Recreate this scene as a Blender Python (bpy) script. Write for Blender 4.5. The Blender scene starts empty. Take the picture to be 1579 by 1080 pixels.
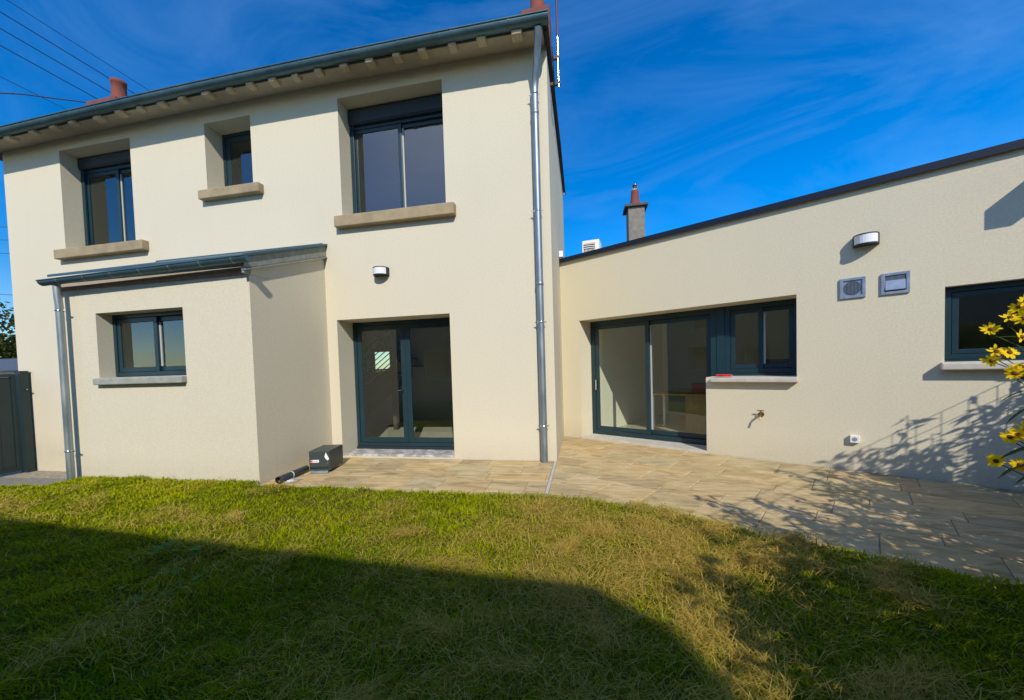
import bpy, bmesh, math, random
import numpy as np
from mathutils import Vector, Matrix
random.seed(7)
rng = np.random.default_rng(11)
S = bpy.context.scene
COL = S.collection
R = math.radians

# ------------------------------------------------------------------ camera
cam_d = bpy.data.cameras.new('camera')
cam = bpy.data.objects.new('camera', cam_d)
COL.objects.link(cam)
S.camera = cam
CAM = Vector((0.4004, -5.6536, 1.3973))


def cam_axes(yaw, pitch, roll):
    cy, sy = math.cos(yaw), math.sin(yaw)
    f = Vector((-sy * math.cos(pitch), cy * math.cos(pitch), math.sin(pitch)))
    r0 = Vector((cy, sy, 0))
    u0 = r0.cross(f)
    r = math.cos(roll) * r0 + math.sin(roll) * u0
    u = -math.sin(roll) * r0 + math.cos(roll) * u0
    return r, u, f


cr, cu, cf = cam_axes(0.1998, -0.0343, -0.0305)
m = Matrix.Identity(4)
for i in range(3):
    m[i][0] = cr[i]
    m[i][1] = cu[i]
    m[i][2] = -cf[i]
    m[i][3] = CAM[i]
cam.matrix_world = m
cam_d.sensor_width = 36
cam_d.lens = 594.37 / 1579 * 36
cam_d.shift_x = (789.5 - 778.58) / 1579
cam_d.shift_y = (587.19 - 540) / 1579
cam_d.clip_start = 0.05
cam_d.clip_end = 2000

# ------------------------------------------------------------------ sky, sun, exposure
SUN = Vector((0.48, -1.32, 1.0)).normalized()
W = bpy.data.worlds.new('World')
S.world = W
W.use_nodes = True
nt = W.node_tree
nt.nodes.clear()


def nd(t, typ, **kw):
    n = t.nodes.new(typ)
    for k, v in kw.items():
        if k in n.inputs:
            n.inputs[k].default_value = v
        else:
            setattr(n, k, v)
    return n


out = nd(nt, 'ShaderNodeOutputWorld')
bg = nd(nt, 'ShaderNodeBackground')
sky = nd(nt, 'ShaderNodeTexSky')
sky.sky_type = 'NISHITA'
sky.sun_disc = False
sky.sun_elevation = math.asin(SUN.z)
sky.sun_rotation = math.pi + math.atan2(0.48, 1.32)
sky.air_density = 1.0
sky.dust_density = 0.4
sky.ozone_density = 4.0
hs = nd(nt, 'ShaderNodeHueSaturation')
hs.inputs['Saturation'].default_value = 1.5
hs.inputs['Hue'].default_value = 0.508
hs.inputs['Value'].default_value = 2.3
nt.links.new(sky.outputs[0], hs.inputs['Color'])
# thin cirrus, the same all over the sky
tc = nd(nt, 'ShaderNodeTexCoord')
mp = nd(nt, 'ShaderNodeMapping')
mp.inputs['Rotation'].default_value = (0.35, 0.5, 0.4)
mp.inputs['Scale'].default_value = (1.0, 3.2, 5.0)
nt.links.new(tc.outputs['Generated'], mp.inputs[0])
n1 = nd(nt, 'ShaderNodeTexNoise')
n1.inputs['Scale'].default_value = 1.35
n1.inputs['Detail'].default_value = 10
n1.inputs['Roughness'].default_value = 0.6
n1.inputs['Distortion'].default_value = 0.9
nt.links.new(mp.outputs[0], n1.inputs['Vector'])
rp = nd(nt, 'ShaderNodeMapRange')
rp.inputs['From Min'].default_value = 0.44
rp.inputs['From Max'].default_value = 0.82
rp.inputs['To Min'].default_value = 0.0
rp.inputs['To Max'].default_value = 0.26
nt.links.new(n1.outputs['Fac'], rp.inputs['Value'])
mx = nd(nt, 'ShaderNodeMix', data_type='RGBA')
mx.inputs['B'].default_value = (3.4, 6.6, 12.0, 1)
nt.links.new(rp.outputs[0], mx.inputs['Factor'])
nt.links.new(hs.outputs[0], mx.inputs['A'])
nt.links.new(mx.outputs['Result'], bg.inputs['Color'])
bg.inputs['Strength'].default_value = 0.080
nt.links.new(bg.outputs[0], out.inputs[0])

sun_d = bpy.data.lights.new('sun', 'SUN')
sun_d.energy = 4.4
sun_d.angle = R(0.55)
sun_d.color = (1.0, 0.93, 0.82)
sun = bpy.data.objects.new('sun', sun_d)
COL.objects.link(sun)
sun.rotation_euler = (-SUN).to_track_quat('-Z', 'Y').to_euler()
sun.location = (6, -18, 14)

S.view_settings.view_transform = 'Standard'
S.view_settings.look = 'None'
S.view_settings.exposure = 0.0
S.view_settings.gamma = 1.0
S.view_settings.use_curve_mapping = False
S.cycles.max_bounces = 8
S.cycles.transparent_max_bounces = 16

# ------------------------------------------------------------------ materials


def mat(name, col, rough=0.7, metal=0.0, spec=0.5):
    M = bpy.data.materials.new(name)
    M.use_nodes = True
    b = M.node_tree.nodes['Principled BSDF']
    b.inputs['Base Color'].default_value = (*col, 1)
    b.inputs['Roughness'].default_value = rough
    b.inputs['Metallic'].default_value = metal
    b.inputs['Specular IOR Level'].default_value = spec
    return M


def vary(M, col2, scale=6.0, detail=6, lo=0.35, hi=0.68, bump=0.0, bscale=200.0, dist=0.002, stretch=None, coord='Object', rough2=None, rand=0.0):
    """Mix a second colour in by noise, add fine relief and, if wanted, a tone that differs from one object to the next."""
    t = M.node_tree
    b = t.nodes['Principled BSDF']
    c1 = tuple(b.inputs['Base Color'].default_value)
    tcn = nd(t, 'ShaderNodeTexCoord')
    vec = tcn.outputs[coord]
    oi = None
    if rand > 0:
        oi = nd(t, 'ShaderNodeObjectInfo')
        ad = nd(t, 'ShaderNodeVectorMath', operation='ADD')
        ml = nd(t, 'ShaderNodeMath', operation='MULTIPLY')
        ml.inputs[1].default_value = 57.0
        t.links.new(oi.outputs['Random'], ml.inputs[0])
        t.links.new(vec, ad.inputs[0])
        t.links.new(ml.outputs[0], ad.inputs[1])
        vec = ad.outputs[0]
    if stretch:
        mm = nd(t, 'ShaderNodeMapping')
        mm.inputs['Scale'].default_value = stretch
        t.links.new(vec, mm.inputs[0])
        svec = mm.outputs[0]
    else:
        svec = vec
    n = nd(t, 'ShaderNodeTexNoise')
    n.inputs['Scale'].default_value = scale
    n.inputs['Detail'].default_value = detail
    n.inputs['Roughness'].default_value = 0.6
    t.links.new(svec, n.inputs['Vector'])
    mr = nd(t, 'ShaderNodeMapRange')
    mr.inputs['From Min'].default_value = lo
    mr.inputs['From Max'].default_value = hi
    t.links.new(n.outputs['Fac'], mr.inputs['Value'])
    mi = nd(t, 'ShaderNodeMix', data_type='RGBA')
    mi.inputs['A'].default_value = c1
    mi.inputs['B'].default_value = (*col2, 1)
    t.links.new(mr.outputs[0], mi.inputs['Factor'])
    colout = mi.outputs['Result']
    if rand > 0:
        h = nd(t, 'ShaderNodeHueSaturation')
        r1 = nd(t, 'ShaderNodeMapRange')
        r1.inputs['To Min'].default_value = 1 - rand
        r1.inputs['To Max'].default_value = 1 + rand
        t.links.new(oi.outputs['Random'], r1.inputs['Value'])
        t.links.new(r1.outputs[0], h.inputs['Value'])
        t.links.new(colout, h.inputs['Color'])
        colout = h.outputs[0]
    t.links.new(colout, b.inputs['Base Color'])
    if rough2 is not None:
        r2 = nd(t, 'ShaderNodeMapRange')
        r2.inputs['To Min'].default_value = b.inputs['Roughness'].default_value
        r2.inputs['To Max'].default_value = rough2
        t.links.new(mr.outputs[0], r2.inputs['Value'])
        t.links.new(r2.outputs[0], b.inputs['Roughness'])
    if bump > 0:
        nb = nd(t, 'ShaderNodeTexNoise')
        nb.inputs['Scale'].default_value = bscale
        nb.inputs['Detail'].default_value = 3
        t.links.new(svec if stretch else vec, nb.inputs['Vector'])
        bp = nd(t, 'ShaderNodeBump')
        bp.inputs['Strength'].default_value = bump
        bp.inputs['Distance'].default_value = dist
        t.links.new(nb.outputs['Fac'], bp.inputs['Height'])
        t.links.new(bp.outputs[0], b.inputs['Normal'])
    return M


def render_mat(name, c1, c2, c3):
    """Sprayed lime render: grain, soft large stains, a dusty foot."""
    M = mat(name, c1, 0.93, 0, 0.25)
    t = M.node_tree
    b = t.nodes['Principled BSDF']
    tcn = nd(t, 'ShaderNodeTexCoord')
    big = nd(t, 'ShaderNodeTexNoise', Scale=0.55, Detail=5, Roughness=0.6)
    mid = nd(t, 'ShaderNodeTexNoise', Scale=48.0, Detail=3, Roughness=0.7)
    fine = nd(t, 'ShaderNodeTexNoise', Scale=150.0, Detail=4, Roughness=0.7)
    streak = nd(t, 'ShaderNodeTexNoise', Scale=1.0, Detail=4)
    mp2 = nd(t, 'ShaderNodeMapping')
    mp2.inputs['Scale'].default_value = (5.0, 5.0, 0.35)
    t.links.new(tcn.outputs['Object'], mp2.inputs[0])
    for n in (big, mid, fine):
        t.links.new(tcn.outputs['Object'], n.inputs['Vector'])
    t.links.new(mp2.outputs[0], streak.inputs['Vector'])
    a = nd(t, 'ShaderNodeMix', data_type='RGBA')
    a.inputs['A'].default_value = (*c1, 1)
    a.inputs['B'].default_value = (*c2, 1)
    r = nd(t, 'ShaderNodeMapRange')
    r.inputs['From Min'].default_value = 0.35
    r.inputs['From Max'].default_value = 0.7
    t.links.new(big.outputs['Fac'], r.inputs['Value'])
    t.links.new(r.outputs[0], a.inputs['Factor'])
    a2 = nd(t, 'ShaderNodeMix', data_type='RGBA')
    a2.inputs['B'].default_value = (*c3, 1)
    r2 = nd(t, 'ShaderNodeMapRange')
    r2.inputs['From Min'].default_value = 0.5
    r2.inputs['From Max'].default_value = 0.85
    r2.inputs['To Max'].default_value = 0.10
    t.links.new(streak.outputs['Fac'], r2.inputs['Value'])
    t.links.new(r2.outputs[0], a2.inputs['Factor'])
    t.links.new(a.outputs['Result'], a2.inputs['A'])
    sxyz = nd(t, 'ShaderNodeSeparateXYZ')
    t.links.new(tcn.outputs['Object'], sxyz.inputs[0])
    foot = nd(t, 'ShaderNodeMapRange')
    foot.inputs['From Min'].default_value = 0.0
    foot.inputs['From Max'].default_value = 0.38
    foot.inputs['To Min'].default_value = 1.0
    foot.inputs['To Max'].default_value = 0.0
    t.links.new(sxyz.outputs['Z'], foot.inputs['Value'])
    splash = nd(t, 'ShaderNodeTexNoise', Scale=3.5, Detail=8, Roughness=0.75)
    t.links.new(tcn.outputs['Object'], splash.inputs['Vector'])
    sp = nd(t, 'ShaderNodeMath', operation='MULTIPLY')
    t.links.new(foot.outputs[0], sp.inputs[0])
    t.links.new(splash.outputs['Fac'], sp.inputs[1])
    sp2 = nd(t, 'ShaderNodeMath', operation='MULTIPLY')
    sp2.inputs[1].default_value = 0.55
    t.links.new(sp.outputs[0], sp2.inputs[0])
    a4 = nd(t, 'ShaderNodeMix', data_type='RGBA')
    a4.inputs['B'].default_value = (c3[0] * 0.72, c3[1] * 0.70, c3[2] * 0.62, 1)
    t.links.new(sp2.outputs[0], a4.inputs['Factor'])
    t.links.new(a2.outputs['Result'], a4.inputs['A'])
    a3 = nd(t, 'ShaderNodeMix', data_type='RGBA', blend_type='MULTIPLY')
    a3.inputs['Factor'].default_value = 1.0
    r3 = nd(t, 'ShaderNodeMapRange')
    r3.inputs['From Min'].default_value = 0.3
    r3.inputs['From Max'].default_value = 0.7
    r3.inputs['To Min'].default_value = 0.82
    r3.inputs['To Max'].default_value = 1.12
    mxx = nd(t, 'ShaderNodeMath', operation='ADD')
    hm = nd(t, 'ShaderNodeMath', operation='MULTIPLY')
    hm.inputs[1].default_value = 0.5
    t.links.new(mid.outputs['Fac'], mxx.inputs[0])
    t.links.new(fine.outputs['Fac'], mxx.inputs[1])
    t.links.new(mxx.outputs[0], hm.inputs[0])
    t.links.new(hm.outputs[0], r3.inputs['Value'])
    t.links.new(a4.outputs['Result'], a3.inputs['A'])
    t.links.new(r3.outputs[0], a3.inputs['B'])
    t.links.new(a3.outputs['Result'], b.inputs['Base Color'])
    bp = nd(t, 'ShaderNodeBump')
    bp.inputs['Strength'].default_value = 0.55
    bp.inputs['Distance'].default_value = 0.004
    t.links.new(fine.outputs['Fac'], bp.inputs['Height'])
    t.links.new(bp.outputs[0], b.inputs['Normal'])
    return M


M_RENDER = render_mat('cream_render', (0.63, 0.580, 0.440), (0.612, 0.564, 0.430), (0.53, 0.485, 0.39))
M_RENDER2 = render_mat('sand_render', (0.66, 0.602, 0.44), (0.64, 0.585, 0.427), (0.54, 0.495, 0.38))
M_FRAME = vary(mat('anthracite_aluminium', (0.009, 0.031, 0.041), 0.36, 0.0, 0.45), (0.013, 0.038, 0.049), 3.0)
M_SHUT = mat('shutter_aluminium', (0.013, 0.022, 0.03), 0.45)
M_STRIP = mat('pale_grey_strip', (0.42, 0.45, 0.42), 0.6)
M_ZINC = vary(mat('weathered_zinc', (0.24, 0.30, 0.32), 0.38, 0.75), (0.36, 0.40, 0.40), 7.0, bump=0.08, bscale=30, rough2=0.55, stretch=(1, 1, 0.3))
M_ZINCD = vary(mat('dark_zinc', (0.055, 0.115, 0.14), 0.42, 0.5), (0.085, 0.15, 0.175), 5.0, bump=0.06, bscale=25, rough2=0.6)
M_GALV = vary(mat('bright_zinc_pipe', (0.20, 0.255, 0.29), 0.42, 0.75), (0.32, 0.36, 0.38), 9.0, bump=0.06, bscale=22, rough2=0.55, stretch=(1, 1, 0.25))
M_FASCIA = vary(mat('mossy_zinc', (0.20, 0.215, 0.18), 0.75, 0.2), (0.32, 0.33, 0.28), 11.0, bump=0.3, bscale=60)
M_COPING = mat('navy_coping', (0.005, 0.010, 0.024), 0.5, 0, 0.35)
M_WOOD = vary(mat('pale_rafter_wood', (0.52, 0.43, 0.29), 0.8), (0.40, 0.32, 0.20), 6.0, bump=0.3, bscale=40, stretch=(6, 1, 6))
M_SOFFIT = vary(mat('soffit_board', (0.40, 0.35, 0.265), 0.85), (0.33, 0.285, 0.21), 5.0)
M_BRICKEDGE = vary(mat('terracotta_edge', (0.30, 0.15, 0.095), 0.85), (0.40, 0.25, 0.17), 9.0, bump=0.3, bscale=60)
M_SILL = vary(mat('ochre_concrete', (0.36, 0.285, 0.165), 0.88), (0.25, 0.20, 0.12), 5.0, bump=0.4, bscale=90, dist=0.003)
M_SILLG = vary(mat('grey_concrete', (0.36, 0.37, 0.32), 0.88), (0.24, 0.26, 0.23), 7.0, bump=0.35, bscale=90, dist=0.003)
M_SILLW = vary(mat('pale_concrete', (0.55, 0.51, 0.43), 0.85), (0.42, 0.40, 0.35), 8.0, bump=0.25, bscale=100)
M_STEP = vary(mat('worn_slate_step', (0.26, 0.26, 0.26), 0.8), (0.52, 0.50, 0.46), 9.0, lo=0.45, hi=0.6, bump=0.4, bscale=40, dist=0.004)
M_TERRA = vary(mat('terracotta', (0.22, 0.055, 0.032), 0.85), (0.14, 0.042, 0.03), 7.0, bump=0.25, bscale=50)
M_CHIM = vary(mat('grey_chimney_render', (0.17, 0.15, 0.125), 0.95), (0.24, 0.22, 0.18), 7.0, bump=0.6, bscale=60, dist=0.01)
M_STEEL = mat('stainless_steel', (0.62, 0.62, 0.60), 0.22, 1.0)
M_ALU = vary(mat('brushed_aluminium', (0.24, 0.30, 0.38), 0.35, 0.35), (0.33, 0.38, 0.46), 14.0)
M_MESH = mat('dark_grille_mesh', (0.05, 0.07, 0.07), 0.5, 0.5)
M_WHITE = mat('white_plastic', (0.78, 0.78, 0.76), 0.4)
M_OPAL = mat('opal_diffuser', (0.74, 0.74, 0.76), 0.25)
M_BLACK = mat('black_metal', (0.012, 0.014, 0.016), 0.4)
M_BRASS = vary(mat('aged_brass', (0.45, 0.31, 0.10), 0.35, 0.9), (0.20, 0.15, 0.07), 30.0)
M_BOX = vary(mat('dark_letterbox_paint', (0.035, 0.05, 0.05), 0.45), (0.045, 0.06, 0.058), 12.0)
M_PVC = mat('dark_pvc', (0.03, 0.045, 0.055), 0.4)
M_RED = mat('red_plastic', (0.62, 0.03, 0.025), 0.35)
M_GATE = vary(mat('dark_gate_paint', (0.009, 0.024, 0.027), 0.45), (0.013, 0.03, 0.033), 3.0)
M_SOIL = vary(mat('lawn_soil', (0.075, 0.085, 0.008), 1.0, 0, 0.1), (0.12, 0.09, 0.02), 3.5, bump=0.8, bscale=25, dist=0.03)
M_GROUND = vary(mat('rough_ground', (0.07, 0.075, 0.035), 1.0, 0, 0.1), (0.11, 0.095, 0.06), 0.4, bump=0.5, bscale=4, dist=0.05)
M_GRAVEL = vary(mat('pale_gravel', (0.42, 0.37, 0.29), 0.95), (0.20, 0.17, 0.12), 22.0, bump=0.9, bscale=90, dist=0.015)
M_ASPH = vary(mat('grey_path_concrete', (0.15, 0.15, 0.14), 0.95), (0.22, 0.21, 0.19), 12.0, bump=0.5, bscale=60, dist=0.006)
M_MORTAR = vary(mat('sand_mortar', (0.27, 0.23, 0.16), 0.95), (0.20, 0.17, 0.12), 12.0, bump=0.4, bscale=80)
M_INT = vary(mat('dim_plaster', (0.30, 0.285, 0.25), 0.9), (0.27, 0.255, 0.225), 1.5)  # dimness of unlit rooms is put into this plaster's colour
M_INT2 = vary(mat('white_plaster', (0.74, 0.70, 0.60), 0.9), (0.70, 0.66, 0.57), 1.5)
M_INTF = vary(mat('interior_floor_tile', (0.46, 0.42, 0.35), 0.35), (0.40, 0.365, 0.30), 3.0)
M_STAIR = vary(mat('dark_stair_wood', (0.085, 0.07, 0.06), 0.5), (0.06, 0.05, 0.04), 8.0, stretch=(1, 6, 1))
M_OAK = vary(mat('light_oak_board', (0.40, 0.25, 0.10), 0.5), (0.30, 0.18, 0.07), 5.0, stretch=(8, 8, 1))
M_SLATE = vary(mat('roof_slate', (0.07, 0.075, 0.085), 0.6), (0.11, 0.115, 0.125), 9.0, rand=0.1)
M_NBW = render_mat('neighbour_render', (0.42, 0.40, 0.35), (0.38, 0.36, 0.32), (0.30, 0.285, 0.25))
M_CABLE = mat('cable_rubber', (0.012, 0.013, 0.018), 0.6)
M_PINK = mat('dusty_conduit', (0.10, 0.03, 0.05), 0.5, 0.3)


def leafmat(name, c1, c2, tr=0.35, rand=0.15):
    M = mat(name, c1, 0.6, 0, 0.12)
    vary(M, c2, 14.0, rand=rand)
    t = M.node_tree
    b = t.nodes['Principled BSDF']
    o = t.nodes['Material Output']
    tl = nd(t, 'ShaderNodeBsdfTranslucent')
    tl.inputs['Color'].default_value = (c1[0] * 1.6 + 0.02, c1[1] * 1.6 + 0.02, c1[2], 1)
    ms = nd(t, 'ShaderNodeMixShader')
    ms.inputs[0].default_value = tr
    t.links.new(b.outputs[0], ms.inputs[1])
    t.links.new(tl.outputs[0], ms.inputs[2])
    t.links.new(ms.outputs[0], o.inputs[0])
    return M


M_LEAF = leafmat('leaf_green', (0.035, 0.085, 0.02), (0.055, 0.11, 0.03))
M_LEAF2 = leafmat('tree_leaf', (0.04, 0.075, 0.02), (0.09, 0.085, 0.02))
M_WEED = leafmat('weed_leaf', (0.11, 0.24, 0.03), (0.14, 0.26, 0.04))
M_STEM = leafmat('stem_green', (0.07, 0.10, 0.035), (0.10, 0.10, 0.05), 0.1)
M_PETAL = leafmat('yellow_petal', (0.88, 0.68, 0.012), (0.84, 0.54, 0.006), 0.4, 0.06)
M_DISC = vary(mat('brown_flower_disc', (0.10, 0.035, 0.01), 0.9), (0.26, 0.12, 0.02), 200.0, bump=1.0, bscale=400, dist=0.003)
M_BARK = vary(mat('bark', (0.10, 0.08, 0.055), 0.95), (0.06, 0.05, 0.035), 8.0, bump=0.8, bscale=30, dist=0.02, stretch=(1, 1, 0.2))


def glass_mat(name, tint, ior=2.0):
    """Double glazing: sees through with a tint, mirrors by Fresnel."""
    M = bpy.data.materials.new(name)
    M.use_nodes = True
    t = M.node_tree
    t.nodes.clear()
    o = nd(t, 'ShaderNodeOutputMaterial')
    tr = nd(t, 'ShaderNodeBsdfTransparent')
    tr.inputs[0].default_value = (*tint, 1)
    gl = nd(t, 'ShaderNodeBsdfGlossy')
    gl.inputs['Roughness'].default_value = 0.0
    gl.inputs['Color'].default_value = (0.93, 1.0, 0.97, 1)
    fr = nd(t, 'ShaderNodeFresnel')
    fr.inputs['IOR'].default_value = ior
    tcn = nd(t, 'ShaderNodeTexCoord')
    n = nd(t, 'ShaderNodeTexNoise')
    n.inputs['Scale'].default_value = 2.2
    n.inputs['Detail'].default_value = 1
    t.links.new(tcn.outputs['Object'], n.inputs['Vector'])
    bp = nd(t, 'ShaderNodeBump')
    bp.inputs['Strength'].default_value = 0.012
    bp.inputs['Distance'].default_value = 0.01
    t.links.new(n.outputs['Fac'], bp.inputs['Height'])
    t.links.new(bp.outputs[0], gl.inputs['Normal'])
    ms = nd(t, 'ShaderNodeMixShader')
    ge = nd(t, 'ShaderNodeNewGeometry')
    sb = nd(t, 'ShaderNodeMath', operation='SUBTRACT')
    sb.inputs[0].default_value = 1.0
    t.links.new(ge.outputs['Backfacing'], sb.inputs[1])
    fm = nd(t, 'ShaderNodeMath', operation='MULTIPLY')
    t.links.new(fr.outputs[0], fm.inputs[0])
    t.links.new(sb.outputs[0], fm.inputs[1])
    t.links.new(fm.outputs[0], ms.inputs[0])
    t.links.new(tr.outputs[0], ms.inputs[1])
    t.links.new(gl.outputs[0], ms.inputs[2])
    t.links.new(ms.outputs[0], o.inputs[0])
    return M


M_GLASS = glass_mat('window_glass', (0.93, 0.97, 0.93))


def slab_mat(name):
    M = mat(name, (0.4, 0.3, 0.2), 0.75, 0, 0.3)
    t = M.node_tree
    b = t.nodes['Principled BSDF']
    tcn = nd(t, 'ShaderNodeTexCoord')
    oi = nd(t, 'ShaderNodeObjectInfo')
    ml = nd(t, 'ShaderNodeMath', operation='MULTIPLY')
    ml.inputs[1].default_value = 91.0
    t.links.new(oi.outputs['Random'], ml.inputs[0])
    ad = nd(t, 'ShaderNodeVectorMath', operation='ADD')
    t.links.new(tcn.outputs['Object'], ad.inputs[0])
    t.links.new(ml.outputs[0], ad.inputs[1])
    mm = nd(t, 'ShaderNodeMapping')
    mm.inputs['Scale'].default_value = (1.3, 4.5, 1.0)
    mm.inputs['Rotation'].default_value = (0, 0, 0.25)
    t.links.new(ad.outputs[0], mm.inputs[0])
    n = nd(t, 'ShaderNodeTexNoise', Scale=1.6, Detail=7, Roughness=0.62, Distortion=1.3)
    t.links.new(mm.outputs[0], n.inputs['Vector'])
    cr_ = nd(t, 'ShaderNodeValToRGB')
    e = cr_.color_ramp.elements
    e[0].position = 0.28
    e[0].color = (0.25, 0.20, 0.105, 1)
    e[1].position = 0.78
    e[1].color = (0.62, 0.53, 0.34, 1)
    x = e.new(0.42)
    x.color = (0.43, 0.325, 0.16, 1)
    x = e.new(0.56)
    x.color = (0.54, 0.43, 0.24, 1)
    t.links.new(n.outputs['Fac'], cr_.inputs[0])
    # each slab its own tone
    cr2 = nd(t, 'ShaderNodeValToRGB')
    e = cr2.color_ramp.elements
    e[0].position = 0.0
    e[0].color = (0.80, 0.79, 0.80, 1)
    e[1].position = 1.0
    e[1].color = (1.10, 1.10, 1.12, 1)
    x = e.new(0.3)
    x.color = (1.06, 0.98, 0.88, 1)
    x = e.new(0.6)
    x.color = (0.92, 0.96, 0.98, 1)
    x = e.new(0.8)
    x.color = (1.12, 1.02, 0.86, 1)
    t.links.new(oi.outputs['Random'], cr2.inputs[0])
    mu = nd(t, 'ShaderNodeMix', data_type='RGBA', blend_type='MULTIPLY')
    mu.inputs['Factor'].default_value = 1
    t.links.new(cr_.outputs[0], mu.inputs['A'])
    t.links.new(cr2.outputs[0], mu.inputs['B'])
    t.links.new(mu.outputs['Result'], b.inputs['Base Color'])
    nb = nd(t, 'ShaderNodeTexNoise', Scale=30.0, Detail=6, Roughness=0.7)
    t.links.new(ad.outputs[0], nb.inputs['Vector'])
    bp = nd(t, 'ShaderNodeBump')
    bp.inputs['Strength'].default_value = 0.45
    bp.inputs['Distance'].default_value = 0.006
    t.links.new(nb.outputs['Fac'], bp.inputs['Height'])
    t.links.new(bp.outputs[0], b.inputs['Normal'])
    return M


M_SLAB = slab_mat('sandstone_slab')


def blade_mat():
    M = bpy.data.materials.new('grass_blades')
    M.use_nodes = True
    t = M.node_tree
    b = t.nodes['Principled BSDF']
    o = t.nodes['Material Output']
    at = nd(t, 'ShaderNodeAttribute')
    at.attribute_name = 'tone'
    b.inputs['Roughness'].default_value = 0.65
    b.inputs['Specular IOR Level'].default_value = 0.06
    t.links.new(at.outputs['Color'], b.inputs['Base Color'])
    tl = nd(t, 'ShaderNodeBsdfTranslucent')
    t.links.new(at.outputs['Color'], tl.inputs['Color'])
    ms = nd(t, 'ShaderNodeMixShader')
    ms.inputs[0].default_value = 0.4
    t.links.new(b.outputs[0], ms.inputs[1])
    t.links.new(tl.outputs[0], ms.inputs[2])
    t.links.new(ms.outputs[0], o.inputs[0])
    return M


M_BLADE = blade_mat()

# ------------------------------------------------------------------ mesh helpers


class MB:
    def __init__(self):
        self.v = []
        self.f = []
        self.sm = []

    def add(self, vs, fs, smooth=False):
        k = len(self.v)
        self.v += [tuple(p) for p in vs]
        for f in fs:
            self.f.append([i + k for i in f])
            self.sm.append(smooth)
        return self

    def box(self, a, b):
        x0, y0, z0 = [min(p, q) for p, q in zip(a, b)]
        x1, y1, z1 = [max(p, q) for p, q in zip(a, b)]
        return self.add([(x0, y0, z0), (x1, y0, z0), (x1, y1, z0), (x0, y1, z0), (x0, y0, z1), (x1, y0, z1), (x1, y1, z1), (x0, y1, z1)],
                        [(0, 3, 2, 1), (4, 5, 6, 7), (0, 1, 5, 4), (1, 2, 6, 5), (2, 3, 7, 6), (3, 0, 4, 7)])

    def prism(self, poly, axis, a, b):
        """poly: 2-D points in the two other axes (cyclic order x,y,z without axis); runs from a to b along axis."""
        def P(p, h):
            if axis == 'x':
                return (h, p[0], p[1])
            if axis == 'y':
                return (p[0], h, p[1])
            return (p[0], p[1], h)
        n = len(poly)
        vs = [P(p, a) for p in poly] + [P(p, b) for p in poly]
        fs = [tuple(range(n))[::-1], tuple(range(n, 2 * n))] + [(i, (i + 1) % n, n + (i + 1) % n, n + i) for i in range(n)]
        return self.add(vs, fs)

    def tube(self, pts, r, n=12, caps=True, smooth=True):
        pts = [Vector(p) for p in pts]
        rs = r if isinstance(r, (list, tuple)) else [r] * len(pts)
        vs = []
        fs = []
        prev = None
        for i, p in enumerate(pts):
            if i == 0:
                d = pts[1] - p
            elif i == len(pts) - 1:
                d = p - pts[i - 1]
            else:
                d = (pts[i + 1] - p).normalized() + (p - pts[i - 1]).normalized()
            d.normalize()
            if prev is None:
                a = Vector((0, 0, 1)) if abs(d.z) < 0.9 else Vector((1, 0, 0))
                u = d.cross(a).normalized()
            else:
                u = (prev - d * prev.dot(d)).normalized()
            prev = u
            w = d.cross(u)
            for k in range(n):
                an = 2 * math.pi * k / n
                vs.append(p + (u * math.cos(an) + w * math.sin(an)) * rs[i])
        for i in range(len(pts) - 1):
            for k in range(n):
                fs.append((i * n + k, i * n + (k + 1) % n, (i + 1) * n + (k + 1) % n, (i + 1) * n + k))
        self.add(vs, fs, smooth)
        if caps:
            self.add(vs[:n], [tuple(range(n))[::-1]])
            self.add(vs[-n:], [tuple(range(n))])
        return self

    def lathe(self, prof, c=(0, 0, 0), n=20, smooth=True):
        """prof: (radius, height) pairs about the vertical through c."""
        vs = [(c[0] + r * math.cos(2 * math.pi * k / n), c[1] + r * math.sin(2 * math.pi * k / n), c[2] + h) for r, h in prof for k in range(n)]
        fs = [(i * n + k, i * n + (k + 1) % n, (i + 1) * n + (k + 1) % n, (i + 1) * n + k) for i in range(len(prof) - 1) for k in range(n)]
        self.add(vs, fs, smooth)
        self.add(vs[:n], [tuple(range(n))[::-1]])
        self.add(vs[-n:], [tuple(range(n))])
        return self

    def mesh(self, name, ma):
        me = bpy.data.meshes.new(name)
        me.from_pydata(self.v, [], self.f)
        for p, s in zip(me.polygons, self.sm):
            p.use_smooth = s
        if ma:
            me.materials.append(ma)
        me.update()
        return me

    def build(self, name, ma, parent=None, bevel=0.0, normals=True):
        me = self.mesh(name, ma)
        if normals:
            bm = bmesh.new()
            bm.from_mesh(me)
            bmesh.ops.recalc_face_normals(bm, faces=bm.faces)
            bm.to_mesh(me)
            bm.free()
        o = bpy.data.objects.new(name, me)
        COL.objects.link(o)
        if parent is not None:
            o.parent = parent
        if bevel > 0:
            md = o.modifiers.new('bevel', 'BEVEL')
            md.width = bevel
            md.segments = 2
            md.limit_method = 'ANGLE'
            md.angle_limit = R(40)
        return o


def tag(o, label=None, cat=None, group=None, kind=None):
    for k, v in (('label', label), ('category', cat), ('group', group), ('kind', kind)):
        if v:
            o[k] = v
    return o


def thing(name, label, cat, loc=(0, 0, 0), rz=0.0, group=None):
    o = bpy.data.objects.new(name, None)
    COL.objects.link(o)
    o.empty_display_size = 0.2
    o.location = loc
    o.rotation_euler = (0, 0, rz)
    return tag(o, label, cat, group)


def kids(o):
    return [c for c in bpy.data.objects if c.parent is o]


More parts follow.
